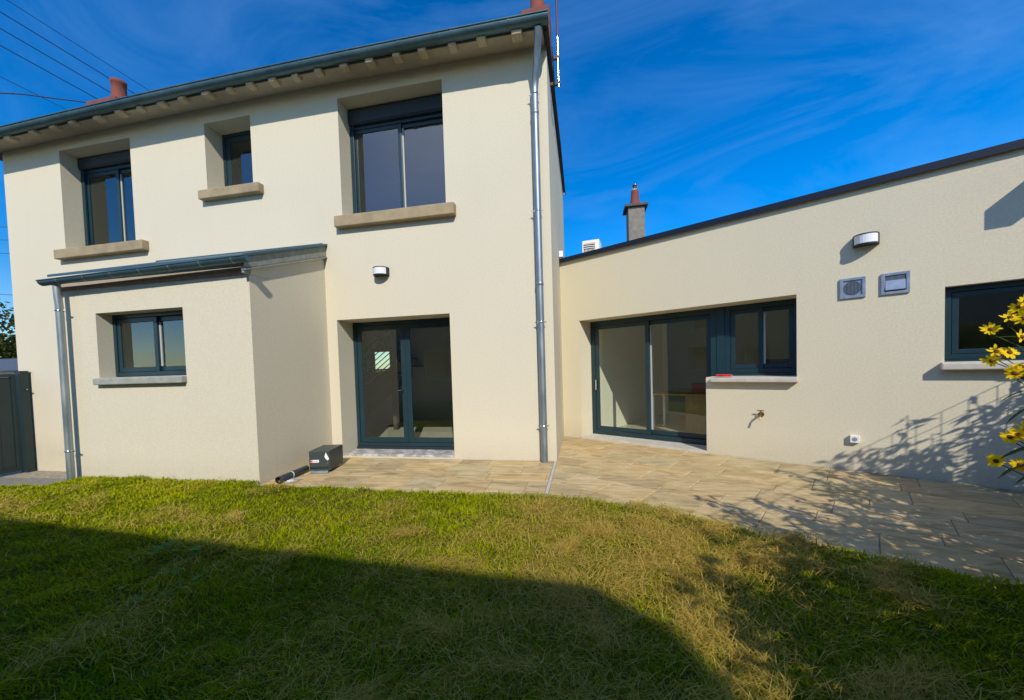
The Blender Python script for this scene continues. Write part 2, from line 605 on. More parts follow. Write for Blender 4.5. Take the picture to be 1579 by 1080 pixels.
def holed_wall(mb, x0, x1, z0, z1, y0, y1, rects, yb=None):
    """A wall in the x-z plane from y0 (outside) to y1 with through openings and their reveals."""
    xs = sorted({x0, x1, *[v for r in rects for v in r[:2]]})
    zs = sorted({z0, z1, *[v for r in rects for v in r[2:4]]})

    def hole(i, j):
        if i < 0 or j < 0 or i >= len(xs) - 1 or j >= len(zs) - 1:
            return None
        cx, cz = (xs[i] + xs[i + 1]) / 2, (zs[j] + zs[j + 1]) / 2
        return any(r[0] < cx < r[1] and r[2] < cz < r[3] for r in rects)
    for i in range(len(xs) - 1):
        for j in range(len(zs) - 1):
            if hole(i, j):
                continue
            a, b, c, d = xs[i], xs[i + 1], zs[j], zs[j + 1]
            mb.add([(a, y0, c), (b, y0, c), (b, y0, d), (a, y0, d)], [(0, 1, 2, 3)])
            mb.add([(a, y1, c), (b, y1, c), (b, y1, d), (a, y1, d)], [(3, 2, 1, 0)])
            for di, dj, q in ((-1, 0, ((a, c), (a, d))), (1, 0, ((b, d), (b, c))), (0, -1, ((b, c), (a, c))), (0, 1, ((a, d), (b, d)))):
                h = hole(i + di, j + dj)
                if h is None or h:
                    (p, r), (s, t) = q
                    mb.add([(p, y0, r), (s, y0, t), (s, y1, t), (p, y1, r)], [(0, 1, 2, 3)])
    return mb


def frame_boxes(mb, x0, x1, z0, z1, y0, y1, w, wb=None, wt=None):
    wb = w if wb is None else wb
    wt = w if wt is None else wt
    mb.box((x0, y0, z0), (x0 + w, y1, z1)).box((x1 - w, y0, z0), (x1, y1, z1))
    mb.box((x0 + w, y0, z0), (x1 - w, y1, z0 + wb)).box((x0 + w, y0, z1 - wt), (x1 - w, y1, z1))
    return mb


def window(parent, x0, x1, z0, z1, y, n=2, shutter=0.0, fw=0.05, sw=0.055, stagger=0.035, pale_strip=True, sill=None, name='window', rails=0.0, handle=None):
    zt = z1 - shutter
    w = frame_boxes(MB(), x0, x1, z0, zt, y, y + 0.10, fw).build(name, M_FRAME, parent, 0.003)
    if shutter:
        h = shutter
        pr = [(y - 0.07, zt + 0.035), (y - 0.05, zt + 0.002), (y + 0.14, zt + 0.002), (y + 0.14, z1 - 0.002), (y - 0.05, z1 - 0.002), (y - 0.07, z1 - 0.03)]
        MB().prism(pr, 'x', x0 + 0.002, x1 - 0.002).build('shutter_box', M_SHUT, w, 0.004)
    if rails:
        for a, b in ((x0 + 0.003, x0 + 0.003 + rails), (x1 - 0.003 - rails, x1 - 0.003)):
            MB().box((a, y - 0.03, z0 + 0.004), (b, y - 0.002, zt - 0.004)).build('shutter_rail', M_FRAME, w, 0.003)
    a, b = x0 + fw + 0.004, x1 - fw - 0.004
    wd = (b - a) / n
    for k in range(n):
        yo = y + 0.012 + (stagger if k % 2 else 0.0)
        l = a + k * wd - (sw / 2 if (k > 0 and stagger) else 0) + (0.002 if not stagger and k else 0)
        r = a + (k + 1) * wd + (sw / 2 if (k < n - 1 and stagger) else 0) - (0.002 if not stagger and k < n - 1 else 0)
        frame_boxes(MB(), l, r, z0 + fw + 0.004, zt - fw - 0.004, yo, yo + 0.032, sw).build('sash', M_FRAME, w, 0.004)
        MB().box((l + sw - 0.006, yo + 0.010, z0 + fw + sw - 0.002), (r - sw + 0.006, yo + 0.022, zt - fw - sw + 0.002)).build('pane', M_GLASS, w)
        if pale_strip and k == 1:
            MB().box((l + sw + 0.001, yo - 0.006, z0 + fw + sw + 0.01), (l + sw + 0.026, yo + 0.008, zt - fw - sw - 0.01)).build('pale_strip', M_STRIP, w)  # pale grey strip along the edge where the sashes meet
    if sill:
        sx0, sx1, sy0, sz0, sz1, ms = sill
        MB().prism([(sy0, sz0), (y + 0.1, sz0), (y + 0.1, sz1 + 0.012), (y - 0.02, sz1 + 0.012), (sy0, sz1)], 'x', sx0, sx1).build('sill', ms, w, 0.012)
    return w


# ================================================================== SETTING
g = MB().add([(-300, -300, -0.46), (300, -300, -0.46), (300, 300, -0.46), (-300, 300, -0.46)], [(0, 1, 2, 3)]).build('ground', M_GROUND)
tag(g, kind='structure')

TH, YW = -0.5518, 2.0265
WO = Vector((0, YW, 0))
WT = Vector((math.cos(TH), math.sin(TH), 0))
WN = Vector((math.sin(TH), -math.cos(TH), 0))

# ------------------------------------------------------------------ terrace
EDGE = [(-3.62, -1.62), (-1.48, -1.60), (-0.02, -1.56), (0.95, -1.78), (1.45, -2.07), (1.77, -2.34), (2.20, -2.55), (2.50, -2.69), (2.98, -2.87), (3.6, -3.25)]


def clip(poly, nx, ny, d):
    o = []
    for i in range(len(poly)):
        p, q = poly[i], poly[(i + 1) % len(poly)]
        a, b = p[0] * nx + p[1] * ny - d, q[0] * nx + q[1] * ny - d
        if a >= 0:
            o.append(p)
        if (a >= 0) != (b >= 0):
            t = a / (a - b)
            o.append((p[0] + (q[0] - p[0]) * t, p[1] + (q[1] - p[1]) * t))
    return o


terr = MB()
terr.prism([(-3.68, -2.0), (3.0, -3.35), (7.5, -3.3), (7.5, -2.6), (6.9, -2.21), (0.0, 2.04), (-0.0, 0.02), (-3.68, 0.02)], 'z', -0.40, -0.007)
terrace = terr.build('terrace', M_MORTAR)
tag(terrace, kind='structure')


def slab(poly, z):
    cx = sum(p[0] for p in poly) / len(poly)
    cy = sum(p[1] for p in poly) / len(poly)
    n = len(poly)
    ins = []
    for p in poly:
        d = Vector((cx - p[0], cy - p[1]))
        d = d.normalized() * min(0.006, d.length * 0.3)
        ins.append((p[0] + d.x, p[1] + d.y))
    tx, ty = random.uniform(-0.002, 0.002), random.uniform(-0.002, 0.002)
    zz = lambda p: z + (p[0] - cx) * tx + (p[1] - cy) * ty
    vs = [(p[0] - cx, p[1] - cy, zz(p)) for p in ins] + [(p[0] - cx, p[1] - cy, zz(p) - 0.005) for p in poly] + [(p[0] - cx, p[1] - cy, -0.03) for p in poly]
    fs = [tuple(range(n))] + [(i + n, (i + 1) % n + n, (i + 1) % n, i) for i in range(n)] + [(i + 2 * n, (i + 1) % n + 2 * n, (i + 1) % n + n, i + n) for i in range(n)]
    o = MB().add(vs, fs).build('paving_slab', M_SLAB, terrace)
    o.location = (cx, cy, 0)


# rows along the house front
y = -0.006
row = 0
while y > -1.9:
    h = (0.30, 0.40, 0.30, 0.45)[row % 4]
    x = -3.68 + (0.0, -0.35, -0.15, -0.5)[row % 4]
    while x < -0.03:
        w = random.choice((0.45, 0.6, 0.75))
        p = [(x + 0.003, y - h + 0.003), (x + w - 0.003, y - h + 0.003), (x + w - 0.003, y - 0.003), (x + 0.003, y - 0.003)]
        p = clip(clip(p, 1, 0, -3.675), -1, 0, 0.045)
        if len(p) > 2:
            slab(p, random.uniform(-0.002, 0.001))
        x += w
    y -= h
    row += 1
# a narrow strip between the two pavings
sl = MB().box((-0.038, -1.95, -0.03), (-0.004, -0.004, -0.003)).build('joint_strip', M_SILLW, terrace)
# rows along the wing
t = -0.008
row = 0


def edge_y(x):
    for (a, b), (c, d) in zip(EDGE, EDGE[1:]):
        if a <= x <= c:
            return b + (d - b) * (x - a) / (c - a)
    return EDGE[0][1] if x < EDGE[0][0] else EDGE[-1][1] + (x - 3.6) * 0.1


while t > -5.2:
    h = (0.40, 0.30, 0.45, 0.30)[row % 4]
    s = -2.2 + (0.0, -0.3, -0.55, -0.2)[row % 4]
    while s < 7.6:
        w = random.choice((0.5, 0.6, 0.75, 0.9))
        q = []
        for (a, b) in ((s + 0.003, t - h + 0.003), (s + w - 0.003, t - h + 0.003), (s + w - 0.003, t - 0.003), (s + 0.003, t - 0.003)):
            P = WO + WT * a - WN * b
            q.append((P.x, P.y))
        q = clip(q, 1, 0, 0.0)
        if len(q) > 2:
            mx_ = max(p[1] - edge_y(p[0]) for p in q)
            if mx_ > -0.12 and min(p[0] for p in q) < 6.2:
                slab(q, random.uniform(-0.002, 0.001))
        s += w
    t -= h
    row += 1

# lower path by the gate
pth = MB().prism([(-14, -8.0), (-6.68, -8.0), (-6.68, 0.02), (-14, 0.02)], 'z', -0.45, -0.385).build('gravel_strip', M_GRAVEL)
tag(pth, kind='structure')
pp = MB().prism([(-14, -1.30), (-6.67, -1.0), (-6.67, -0.36), (-10.2, -0.52), (-14, -0.75)], 'z', -0.384, -0.372).build('path', M_ASPH)
tag(pp, kind='structure')
kb = MB().prism([(-14, -1.44), (-6.68, -1.12), (-6.68, -1.003), (-14, -1.303)], 'z', -0.44, -0.33).build('kerb', M_SILLW, None, 0.01)
tag(kb, kind='structure')

# ------------------------------------------------------------------ lawn
LAWN = [(-8.2, -2.35), (-7.30, -2.02), (-6.66, -1.86), (-6.64, -1.47), (-3.70, -1.47)] + EDGE[0:] + [(4.4, -3.5), (4.9, -9.0), (-9.5, -9.0)]


def vnoise(x, y, s, seed):
    r = np.random.default_rng(seed)
    tab = r.random((64, 64))
    fx, fy = x * s + 31.7, y * s + 17.3
    ix, iy = np.floor(fx).astype(int), np.floor(fy).astype(int)
    u, v = fx - ix, fy - iy
    u, v = u * u * (3 - 2 * u), v * v * (3 - 2 * v)
    g_ = lambda a, b: tab[a % 64, b % 64]
    return (g_(ix, iy) * (1 - u) + g_(ix + 1, iy) * u) * (1 - v) + (g_(ix, iy + 1) * (1 - u) + g_(ix + 1, iy + 1) * u) * v


def fbm(x, y, s, seed, o=4):
    a, t_, n_ = 0.5, 0, 0
    for k in range(o):
        t_ = t_ + a * vnoise(x, y, s * 2 ** k, seed + k)
        n_ += a
        a *= 0.55
    return t_ / n_


def inpoly(x, y, P):
    c = np.zeros(len(x), bool)
    for (a, b), (d, e) in zip(P, P[1:] + P[:1]):
        c ^= ((b > y) != (e > y)) & (x < (d - a) * (y - b) / ((e - b) if e != b else 1e-9) + a)
    return c


def lawn_z(x, y):
    return np.maximum(0.02 + (fbm(x, y, 1.3, 5) - 0.5) * 0.07 + (fbm(x, y, 5.0, 9, 3) - 0.5) * 0.055, 0.006)


# soil: a grid cut to the lawn outline
gx, gy = np.arange(-9.6, 5.01, 0.09), np.arange(-9.1, -1.38, 0.09)
XX, YY = np.meshgrid(gx, gy)
ins = inpoly(XX.ravel(), YY.ravel(), LAWN)
zz = np.where(ins, lawn_z(XX.ravel(), YY.ravel()), -0.05)
nx_ = len(gx)
fc = []
for j in range(len(gy) - 1):
    for i in range(nx_ - 1):
        q = (j * nx_ + i, j * nx_ + i + 1, (j + 1) * nx_ + i + 1, (j + 1) * nx_ + i)
        if sum(ins[k] for k in q) >= 1:
            fc.append(q)
soil = MB().add(list(zip(XX.ravel(), YY.ravel(), zz)), fc, True).build('lawn_ground', M_SOIL)
tag(soil, kind='structure')
ls = MB().prism([(a, b) for a, b in [(-9.4, -8.9), (4.6, -8.9), (4.1, -3.6), (2.9, -3.0), (-0.1, -1.7), (-3.6, -1.72), (-6.6, -2.0), (-8.1, -2.5)]], 'z', -0.44, -0.055).build('earth', M_SOIL)
tag(ls, kind='structure')


def dryness(x, y):
    d = fbm(x, y, 0.9, 21, 4) * 0.7 + fbm(x, y, 3.2, 33, 3) * 0.5
    d = d + 0.16 * np.exp(-(((x - 0.9) / 0.9) ** 2 + ((y + 3.0) / 1.1) ** 2)) + 0.12 * np.exp(-(((x + 0.2) / 1.8) ** 2 + ((y + 2.6) / 0.8) ** 2))
    d = d - 0.10 - 0.14 * np.exp(-(((x + 4.2) / 1.8) ** 2 + ((y + 2.4) / 0.9) ** 2))
    return d


def make_blades():
    # candidate points, thinned with distance from the place the photograph was taken
    N = 1500000
    x = rng.uniform(-9.3, 4.8, N)
    y = rng.uniform(-8.8, -1.36, N)
    k = inpoly(x, y, LAWN)
    x, y = x[k], y[k]
    d = np.hypot(x - CAM.x, y - CAM.y)
    ahead = y > -4.9
    dens = np.where(ahead, np.clip(1.55 / np.maximum(d, 1.0), 0.28, 0.75), 0.06)
    k = rng.random(len(x)) < dens
    x, y, d = x[k], y[k], d[k]
    # heaps of dry clippings lying on the sward
    kx, ky, ks = [], [], []
    for i in range(150):
        if i < 80:
            c0, c1 = rng.normal(0.95, 0.65), rng.normal(-3.0, 0.7)
        else:
            c0, c1 = rng.uniform(-6.5, 2.5), rng.uniform(-4.6, -1.7)
        m_ = int(rng.uniform(60, 380) * (1.0 if i < 80 else 0.6))
        r_ = rng.uniform(0.05, 0.19)
        el = rng.uniform(0, 3.14)
        p_, q_ = rng.normal(0, r_ * 1.5, m_), rng.normal(0, r_ * 0.6, m_)
        kx.append(c0 + p_ * np.cos(el) - q_ * np.sin(el))
        ky.append(c1 + p_ * np.sin(el) + q_ * np.cos(el))
        ks.append(np.full(m_, el) + rng.normal(0, 1.0, m_))
    kx, ky, ks = np.concatenate(kx), np.concatenate(ky), np.concatenate(ks)
    k = inpoly(kx, ky, LAWN)
    kx, ky, ks = kx[k], ky[k], ks[k]
    n0 = len(x)
    x, y = np.concatenate([x, kx]), np.concatenate([y, ky])
    d = np.hypot(x - CAM.x, y - CAM.y)
    heap = np.arange(len(x)) >= n0
    dr = dryness(x, y)
    tuft = fbm(x, y, 7.0, 51, 3)
    n = len(x)
    pdry = np.clip((dr - 0.54) * 0.8 + 0.02, 0.01, 0.20)
    straw = (rng.random(n) < pdry) | heap
    z = lawn_z(x, y)
    h = np.where(straw, rng.uniform(0.004, 0.022, n), rng.uniform(0.010, 0.040, n) * (0.35 + 1.3 * tuft))
    L = np.where(straw, rng.uniform(0.04, 0.13, n), rng.uniform(0.02, 0.06, n)) * np.where(heap, rng.uniform(0.9, 1.9, n), 1.0)
    # the straw lies in swirls, the green leans at random
    sw = fbm(x, y, 2.6, 71, 2) * 14.0
    ang = np.where(straw, sw + rng.normal(0, 1.15, n), rng.uniform(0, 6.283, n))
    ang[n0:] = ks
    lift = np.where(heap, rng.uniform(0.012, 0.05, n), 0.0)
    wd = np.where(straw, rng.uniform(0.0007, 0.0018, n), rng.uniform(0.0018, 0.0042, n)) * np.clip(0.55 + d * 0.20, 0.9, 2.0)
    cx, sx = np.cos(ang), np.sin(ang)
    px, py = -sx, cx
    base_z = np.where(straw, z + rng.uniform(0.0, 0.03, n) * (0.5 + tuft), z - 0.004) + lift
    V = np.zeros((n, 5, 3))
    V[:, 0] = np.stack([x - px * wd, y - py * wd, base_z], 1)
    V[:, 1] = np.stack([x + px * wd, y + py * wd, base_z], 1)
    mxx, myy = x + cx * L * 0.42, y + sx * L * 0.42
    mz = base_z + np.where(straw, h * rng.uniform(0.5, 1.6, n), h * 0.62)
    V[:, 2] = np.stack([mxx + px * wd * 0.8, myy + py * wd * 0.8, mz], 1)
    V[:, 3] = np.stack([mxx - px * wd * 0.8, myy - py * wd * 0.8, mz], 1)
    V[:, 4] = np.stack([x + cx * L, y + sx * L, base_z + np.where(straw, h * rng.uniform(-0.3, 1.0, n), h)], 1)
    g1 = np.array([0.16, 0.245, 0.002])
    g2 = np.array([0.48, 0.48, 0.004])
    s1 = np.array([0.80, 0.61, 0.15])
    s2 = np.array([0.38, 0.25, 0.03])
    a = np.clip(0.5 * rng.random(n) + 0.9 * (fbm(x, y, 1.7, 88, 3) - 0.25), 0, 1)[:, None]
    b = rng.random(n)[:, None]
    a = np.clip(a + 0.25 * (fbm(x, y, 0.6, 123, 2)[:, None] - 0.5), 0, 1)
    c = np.where(straw[:, None], s1 * (1 - b) + s2 * b, (g1 * (1 - a) + g2 * a) * (0.75 + 0.5 * b))
    colr = np.repeat(c[:, None, :], 5, 1)
    me = bpy.data.meshes.new('grass')
    me.vertices.add(n * 5)
    me.vertices.foreach_set('co', V.reshape(-1))
    base = (np.arange(n) * 5)[:, None]
    quads = base + np.array([[0, 1, 2, 3]])
    tris = base + np.array([[3, 2, 4]])
    li = np.concatenate([quads, tris], 1).reshape(-1)
    me.loops.add(len(li))
    me.loops.foreach_set('vertex_index', li.astype(np.int32))
    st = (np.arange(n) * 7)[:, None] + np.array([[0, 4]])
    me.polygons.add(n * 2)
    me.polygons.foreach_set('loop_start', st.reshape(-1).astype(np.int32))
    me.update(calc_edges=True)
    at = me.color_attributes.new('tone', 'FLOAT_COLOR', 'POINT')
    rgba = np.ones((n * 5, 4), np.float32)
    rgba[:, :3] = colr.reshape(-1, 3)
    at.data.foreach_set('color', rgba.reshape(-1))
    me.materials.append(M_BLADE)
    o = bpy.data.objects.new('grass', me)
    COL.objects.link(o)
    tag(o, kind='stuff')
    print('blades', n)


make_blades()

# ================================================================== MAIN HOUSE
house = thing('two_storey_house', 'cream rendered two storey house with zinc gutter and deep set dark windows', 'house')
HX0, HX1, HD = -10.69, 0.0, 4.6
ZT = 6.12
D = 0.45
rects = [(-9.22, -7.524, 3.88, 5.748), (-5.896, -4.964, 4.59, 5.748), (-3.325, -1.573, 3.88, 5.748), (-3.507, -1.577, 0.02, 2.25)]
RW = (-5.50, -4.80, 1.35, 2.05)
mb = holed_wall(MB(), HX0, HX1, -0.5, ZT, 0.0, D, rects)
mb.box((HX1 - 0.4, D + 0.001, -0.5), (HX1, HD, 5.9))
mb.box((HX0, D + 0.001, -0.5), (HX0 + 0.4, HD, 5.9))
holed_wall(mb, HX0 + 0.401, HX1 - 0.401, -0.5, 5.9, HD - 0.4, HD, [RW])
mb.build('wall', M_RENDER, house)
# floors and inner walls
MB().box((HX0 + 0.41, D + 0.002, -0.4), (HX1 - 0.41, HD - 0.41, 0.035)).build('floor', M_INTF, house)
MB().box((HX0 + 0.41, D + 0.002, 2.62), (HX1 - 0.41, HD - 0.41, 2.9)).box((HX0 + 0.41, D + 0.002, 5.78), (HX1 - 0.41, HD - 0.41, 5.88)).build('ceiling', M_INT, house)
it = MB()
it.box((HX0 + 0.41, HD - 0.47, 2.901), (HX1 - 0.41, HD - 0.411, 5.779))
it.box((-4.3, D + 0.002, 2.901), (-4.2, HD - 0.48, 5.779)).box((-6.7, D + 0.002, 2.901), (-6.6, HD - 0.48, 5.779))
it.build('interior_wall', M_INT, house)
ig = MB()
holed_wall(ig, HX0 + 0.41, HX1 - 0.41, 0.036, 2.619, HD - 0.47, HD - 0.405, [RW])
ig.box((-7.3, D + 0.002, 0.036), (-7.2, HD - 0.48, 2.619))
ig.box((-1.95, 2.9, 0.036), (-1.85, HD - 0.48, 2.619))
ig.box((HX1 - 0.46, D + 0.002, 0.036), (HX1 - 0.412, HD - 0.48, 2.619))
ig.build('interior_wall', M_INT2, house)

rw = window(house, RW[0] + 0.002, RW[1] - 0.002, RW[2] + 0.002, RW[3] - 0.002, HD - 0.25, 1, 0.0, pale_strip=False)
MB().box((HX0 + 0.41, D + 0.003, 2.9015), (HX1 - 0.41, HD - 0.475, 2.915)).build('floor', M_STAIR, house)  # unseen dark upstairs layer, added to cut light bounced to the ceiling
# windows of the upper floor
window(house, -9.22, -7.524, 3.89, 5.746, 0.335, 2, 0.22, fw=0.06, sw=0.07, rails=0.075, sill=(-9.33, -7.23, -0.12, 3.70, 3.872, M_SILL))
window(house, -5.896, -4.964, 4.60, 5.746, 0.34, 1, 0.0, fw=0.055, sw=0.09, sill=(-5.97, -4.76, -0.12, 4.425, 4.575, M_SILL))
window(house, -3.325, -1.573, 3.89, 5.746, 0.335, 2, 0.26, fw=0.05, sw=0.06, rails=0.07, sill=(-3.404, -1.415, -0.12, 3.70, 3.872, M_SILL))
# french door
fd = window(house, -3.505, -1.579, 0.10, 2.248, 0.43, 2, 0.0, fw=0.06, sw=0.085, stagger=0.0, pale_strip=False, name='french_door')
MB().box((-3.503, 0.40, 0.055), (-1.581, 0.428, 0.098)).build('threshold_bar', M_SHUT, fd, 0.004)
MB().tube([(-2.60, 0.425, 1.06), (-2.60, 0.385, 1.06), (-2.71, 0.385, 1.06)], 0.011, 8).build('handle', M_SHUT, fd)
MB().box((-3.52, 0.012, -0.1), (-1.565, 0.46, 0.053)).build('door_step', M_STEP, house, 0.012)

# eaves
GY = -0.52


def bow(x):
    """The old eaves are not quite level."""
    return 5.935 + 0.065 * max(0.0, 1 - ((x + 4.9) / 5.4) ** 2)


def gutter_mesh(xs, zf, yc, r, lip=0.012, back=0.02):
    mb = MB()
    n = 9
    rows = []
    for x in xs:
        z = zf(x)
        ring = []
        for k in range(n + 1):
            a = math.pi + math.pi * k / n
            ring.append((x, yc + r * math.cos(a), z + r * math.sin(a)))
        for k in range(n, -1, -1):
            a = math.pi + math.pi * k / n
            ring.append((x, yc + (r - 0.006) * math.cos(a), z + (r - 0.006) * math.sin(a)))
        rows.append(ring)
    m_ = len(rows[0])
    vs = [p for rr in rows for p in rr]
    fs = []
    for i in range(len(rows) - 1):
        for k in range(m_):
            fs.append((i * m_ + k, i * m_ + (k + 1) % m_, (i + 1) * m_ + (k + 1) % m_, (i + 1) * m_ + k))
    mb.add(vs, fs, True)
    for e, x in ((0, xs[0]), (len(rows) - 1, xs[-1])):
        mb.add(rows[e][:n + 1], [tuple(range(n + 1))])
    mb.tube([(x, yc - r, zf(x)) for x in xs], lip, 8)
    return mb


xs = [-11.15 + i * (11.22 / 16) for i in range(17)]
gut = gutter_mesh(xs, bow, GY + 0.075, 0.085).build('gutter', M_ZINCD, house, normals=True)
for i in range(14):
    x = -10.6 + i * 0.78
    band = MB()
    band.add([(x + dx, GY + 0.075 + 0.0885 * math.cos(math.pi + math.pi * k / 9), bow(x) + 0.0885 * math.sin(math.pi + math.pi * k / 9)) for dx in (0, 0.022) for k in range(10)],
             [(k, k + 1, k + 11, k + 10) for k in range(9)])
    band.build('gutter_joint', M_ZINCD, gut, normals=False)
# the roof plane from eaves to ridge: a hipped roof
rf = MB()
E0, E1 = -11.1, 0.06
ring = [(E0, GY + 0.10, bow(E0) + 0.01), (-8, GY + 0.10, bow(-8) + 0.01), (-4.9, GY + 0.10, bow(-4.9) + 0.01), (-2, GY + 0.10, bow(-2) + 0.01), (E1, GY + 0.10, bow(E1) + 0.01), (E1, 4.72, 5.945), (E0, 4.72, 5.945), (-8.6, 2.1, 7.05), (-2.4, 2.1, 7.05)]
rf.add(ring, [(0, 1, 7), (1, 2, 8, 7), (2, 3, 8), (3, 4, 8), (4, 5, 8), (5, 6, 7, 8), (6, 0, 7)])
lowr = [(a, b, c - 0.035) for a, b, c in ring]
rf.add(lowr, [(7, 1, 0), (7, 8, 2, 1), (8, 3, 2), (8, 4, 3), (8, 5, 4), (8, 7, 6, 5), (7, 0, 6)])
for i, j in ((0, 1), (1, 2), (2, 3), (3, 4), (4, 5), (5, 6), (6, 0)):
    rf.add([ring[i], ring[j], lowr[j], lowr[i]], [(0, 1, 2, 3)])
roof = rf.build('roof', M_SLATE, house)
# soffit and rafter tails
sf = MB()
for a, b in zip(xs, xs[1:]):
    a2, b2 = min(max(a, -10.9), -0.02), min(max(b, -10.9), -0.02)
    if b2 - a2 < 0.01:
        continue
    v8 = [(x, y_, bow(x) + h) for h, hh in ((0.0, 0), (0.03, 0)) for x, y_, h in ((a2, GY + 0.15, h - 0.085), (b2, GY + 0.15, h - 0.085), (b2, -0.001, h - 0.01), (a2, -0.001, h - 0.01))]
    sf.add(v8, [(0, 3, 2, 1), (4, 5, 6, 7), (0, 1, 5, 4), (2, 3, 7, 6)])
sf.build('soffit', M_SOFFIT, house)
rx = [-10.4, -9.75, -9.15, -8.65, -8.2, -7.65, -7.15, -6.72, -6.28, -5.85, -5.38, -4.95, -4.56, -4.15, -3.76, -3.36, -2.94, -2.52, -2.10, -1.71, -1.27, -0.85, -0.36]
for x in rx:
    w = random.uniform(0.055, 0.075)
    z = bow(x) + random.uniform(-0.008, 0.008)
    e = random.uniform(-0.012, 0.012)
    tl_ = random.uniform(0.20, 0.25)
    pr = [(GY + 0.10 + e, z - 0.128), (GY + 0.10 + e, z - 0.05), (GY + tl_ + 0.02, z - 0.05), (GY + tl_, z - 0.135)]
    MB().prism(pr, 'x', x - w, x + w).build('rafter', M_WOOD, house, 0.02)
# side eave of the right end
MB().prism([(0.0, 5.86), (0.055, 5.88), (0.055, 5.935), (0.0, 5.935)], 'y', 0.0, 4.7).build('verge_flashing', M_COPING, house) if False else None
vf = MB().box((0.003, -0.30, 5.885), (0.028, 4.66, 5.912)).build('verge_flashing', M_COPING, house, 0.004)
MB().box((0.003, 4.60, 5.82), (0.035, 4.68, 5.883)).build('flashing_end', M_WHITE, vf)

# down pipe at the right corner
PX_ = -0.172
dp = MB().tube([(PX_, -0.085, 0.0), (PX_, -0.085, 1.2), (PX_, -0.085, 2.2), (PX_, -0.085, 3.4), (PX_, -0.085, 4.6), (PX_, -0.085, 5.30), (PX_ + 0.015, -0.10, 5.40), (PX_ + 0.09, -0.36, 5.75), (PX_ + 0.10, -0.42, 5.86)], 0.048, 18).build('downpipe', M_GALV, house)
for z in (0.52, 2.02, 3.6, 5.22):
    MB().lathe([(0.050, 0), (0.056, 0.004), (0.056, 0.018), (0.050, 0.022)], (PX_, -0.085, z), 18).box((PX_ - 0.085, -0.09, z + 0.004), (PX_ - 0.05, -0.078, z + 0.016)).box((PX_ + 0.05, -0.09, z + 0.004), (PX_ + 0.08, -0.078, z + 0.016)).box((PX_ - 0.006, -0.04, z + 0.004), (PX_ + 0.006, 0.0, z + 0.016)).build('pipe_clamp', M_STEEL, dp)
for z in (2.55, 4.95):
    MB().lathe([(0.0485, 0), (0.0525, 0.003), (0.0525, 0.05), (0.0485, 0.054)], (PX_, -0.085, z), 18).build('pipe_collar', M_GALV, dp)


def chimney(parent, x0, x1, y0, y1, z0, z1, pc, pr, pz, ms):
    c = MB().box((x0, y0, z0), (x1, y1, z1)).build('chimney', ms, parent, 0.015)
    MB().lathe([(pr * 1.12, z1), (pr * 1.12, z1 + 0.05), (pr * 0.98, z1 + 0.07), (pr * 0.92, pz - 0.07), (pr * 1.0, pz - 0.06), (pr * 1.03, pz), (pr * 0.85, pz)], (pc[0], pc[1], 0), 20).build('chimney_pot', M_TERRA, c)
    return c


chimney(house, -0.41, 0.03, 0.45, 0.85, 5.95, 6.90, (-0.17, 0.65), 0.115, 7.75, M_TERRA)
chimney(house, -9.15, -8.41, 0.42, 0.85, 6.15, 6.925, (-8.55, 0.6), 0.125, 7.33, M_TERRA)

# ------------------------------------------------------------------ the lean-to in front of the house
BX0, BX1, BY = -6.86, -3.69, -1.484
lt = holed_wall(MB(), BX0, BX1, -0.5, 2.665, BY, BY + 0.30, [(-6.231, -4.741, 1.42, 2.321)])
# side walls follow the roof slope
for a, b in ((BX1 - 0.25, BX1), (BX0, BX0 + 0.25)):
    lt.prism([(BY + 0.006, 2.668), (BY + 0.30, 2.668), (BY + 0.30, 2.86), (BY + 0.006, 2.76)], 'x', a, b)
    lt.prism([(BY + 0.301, -0.5), (-0.001, -0.5), (-0.001, 3.36), (BY + 0.301, 2.86)], 'x', a, b)
lt.build('lean_to_wall', M_RENDER, house)
MB().box((BX0 + 0.26, BY + 0.31, -0.4), (BX1 - 0.26, -0.01, 0.03)).build('floor', M_INTF, house)
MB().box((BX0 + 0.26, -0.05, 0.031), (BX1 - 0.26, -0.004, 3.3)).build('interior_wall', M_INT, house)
window(house, -6.231, -4.741, 1.435, 2.319, -1.292, 2, 0.0, fw=0.055, sw=0.065, sill=(-6.245, -4.735, -1.56, 1.325, 1.415, M_SILLG))
rl = MB().prism([(-1.60, 2.845), (0.0, 3.455), (0.0, 3.49), (-1.60, 2.88)], 'x', -6.87, -3.652).build('lean_to_roof', M_ZINCD, house)
MB().box((-7.08, -0.018, 3.462), (-3.70, -0.002, 3.505)).build('wall_flashing', M_ZINCD, house)
MB().prism([(BY + 0.001, 2.668), (BY - 0.02, 2.668), (BY - 0.02, 2.72), (BY + 0.001, 2.72)], 'x', BX0, BX1 - 0.005).build('brick_edge', M_BRICKEDGE, house, 0.004)
MB().box((BX0 - 0.02, BY - 0.012, 2.722), (BX1 - 0.003, BY + 0.004, 2.83)).build('eaves_board', M_SOFFIT, house)
fs_ = MB().prism([(-1.60, 2.71), (-0.004, 3.285), (-0.004, 3.454), (-1.60, 2.853)], 'x', BX1 + 0.003, BX1 + 0.045).build('side_fascia', M_FASCIA, house, 0.006)
MB().prism([(-1.60, 2.685), (-0.004, 3.262), (-0.004, 3.283), (-1.60, 2.708)], 'x', BX1 + 0.003, BX1 + 0.062).build('side_fascia_lip', M_ZINC, fs_, 0.004)
MB().prism([(-1.62, 2.85), (-0.004, 3.456), (-0.004, 3.492), (-1.62, 2.885)], 'x', BX1 + 0.042, BX1 + 0.075).build('roof_edge_trim', M_ZINCD, fs_, 0.004)
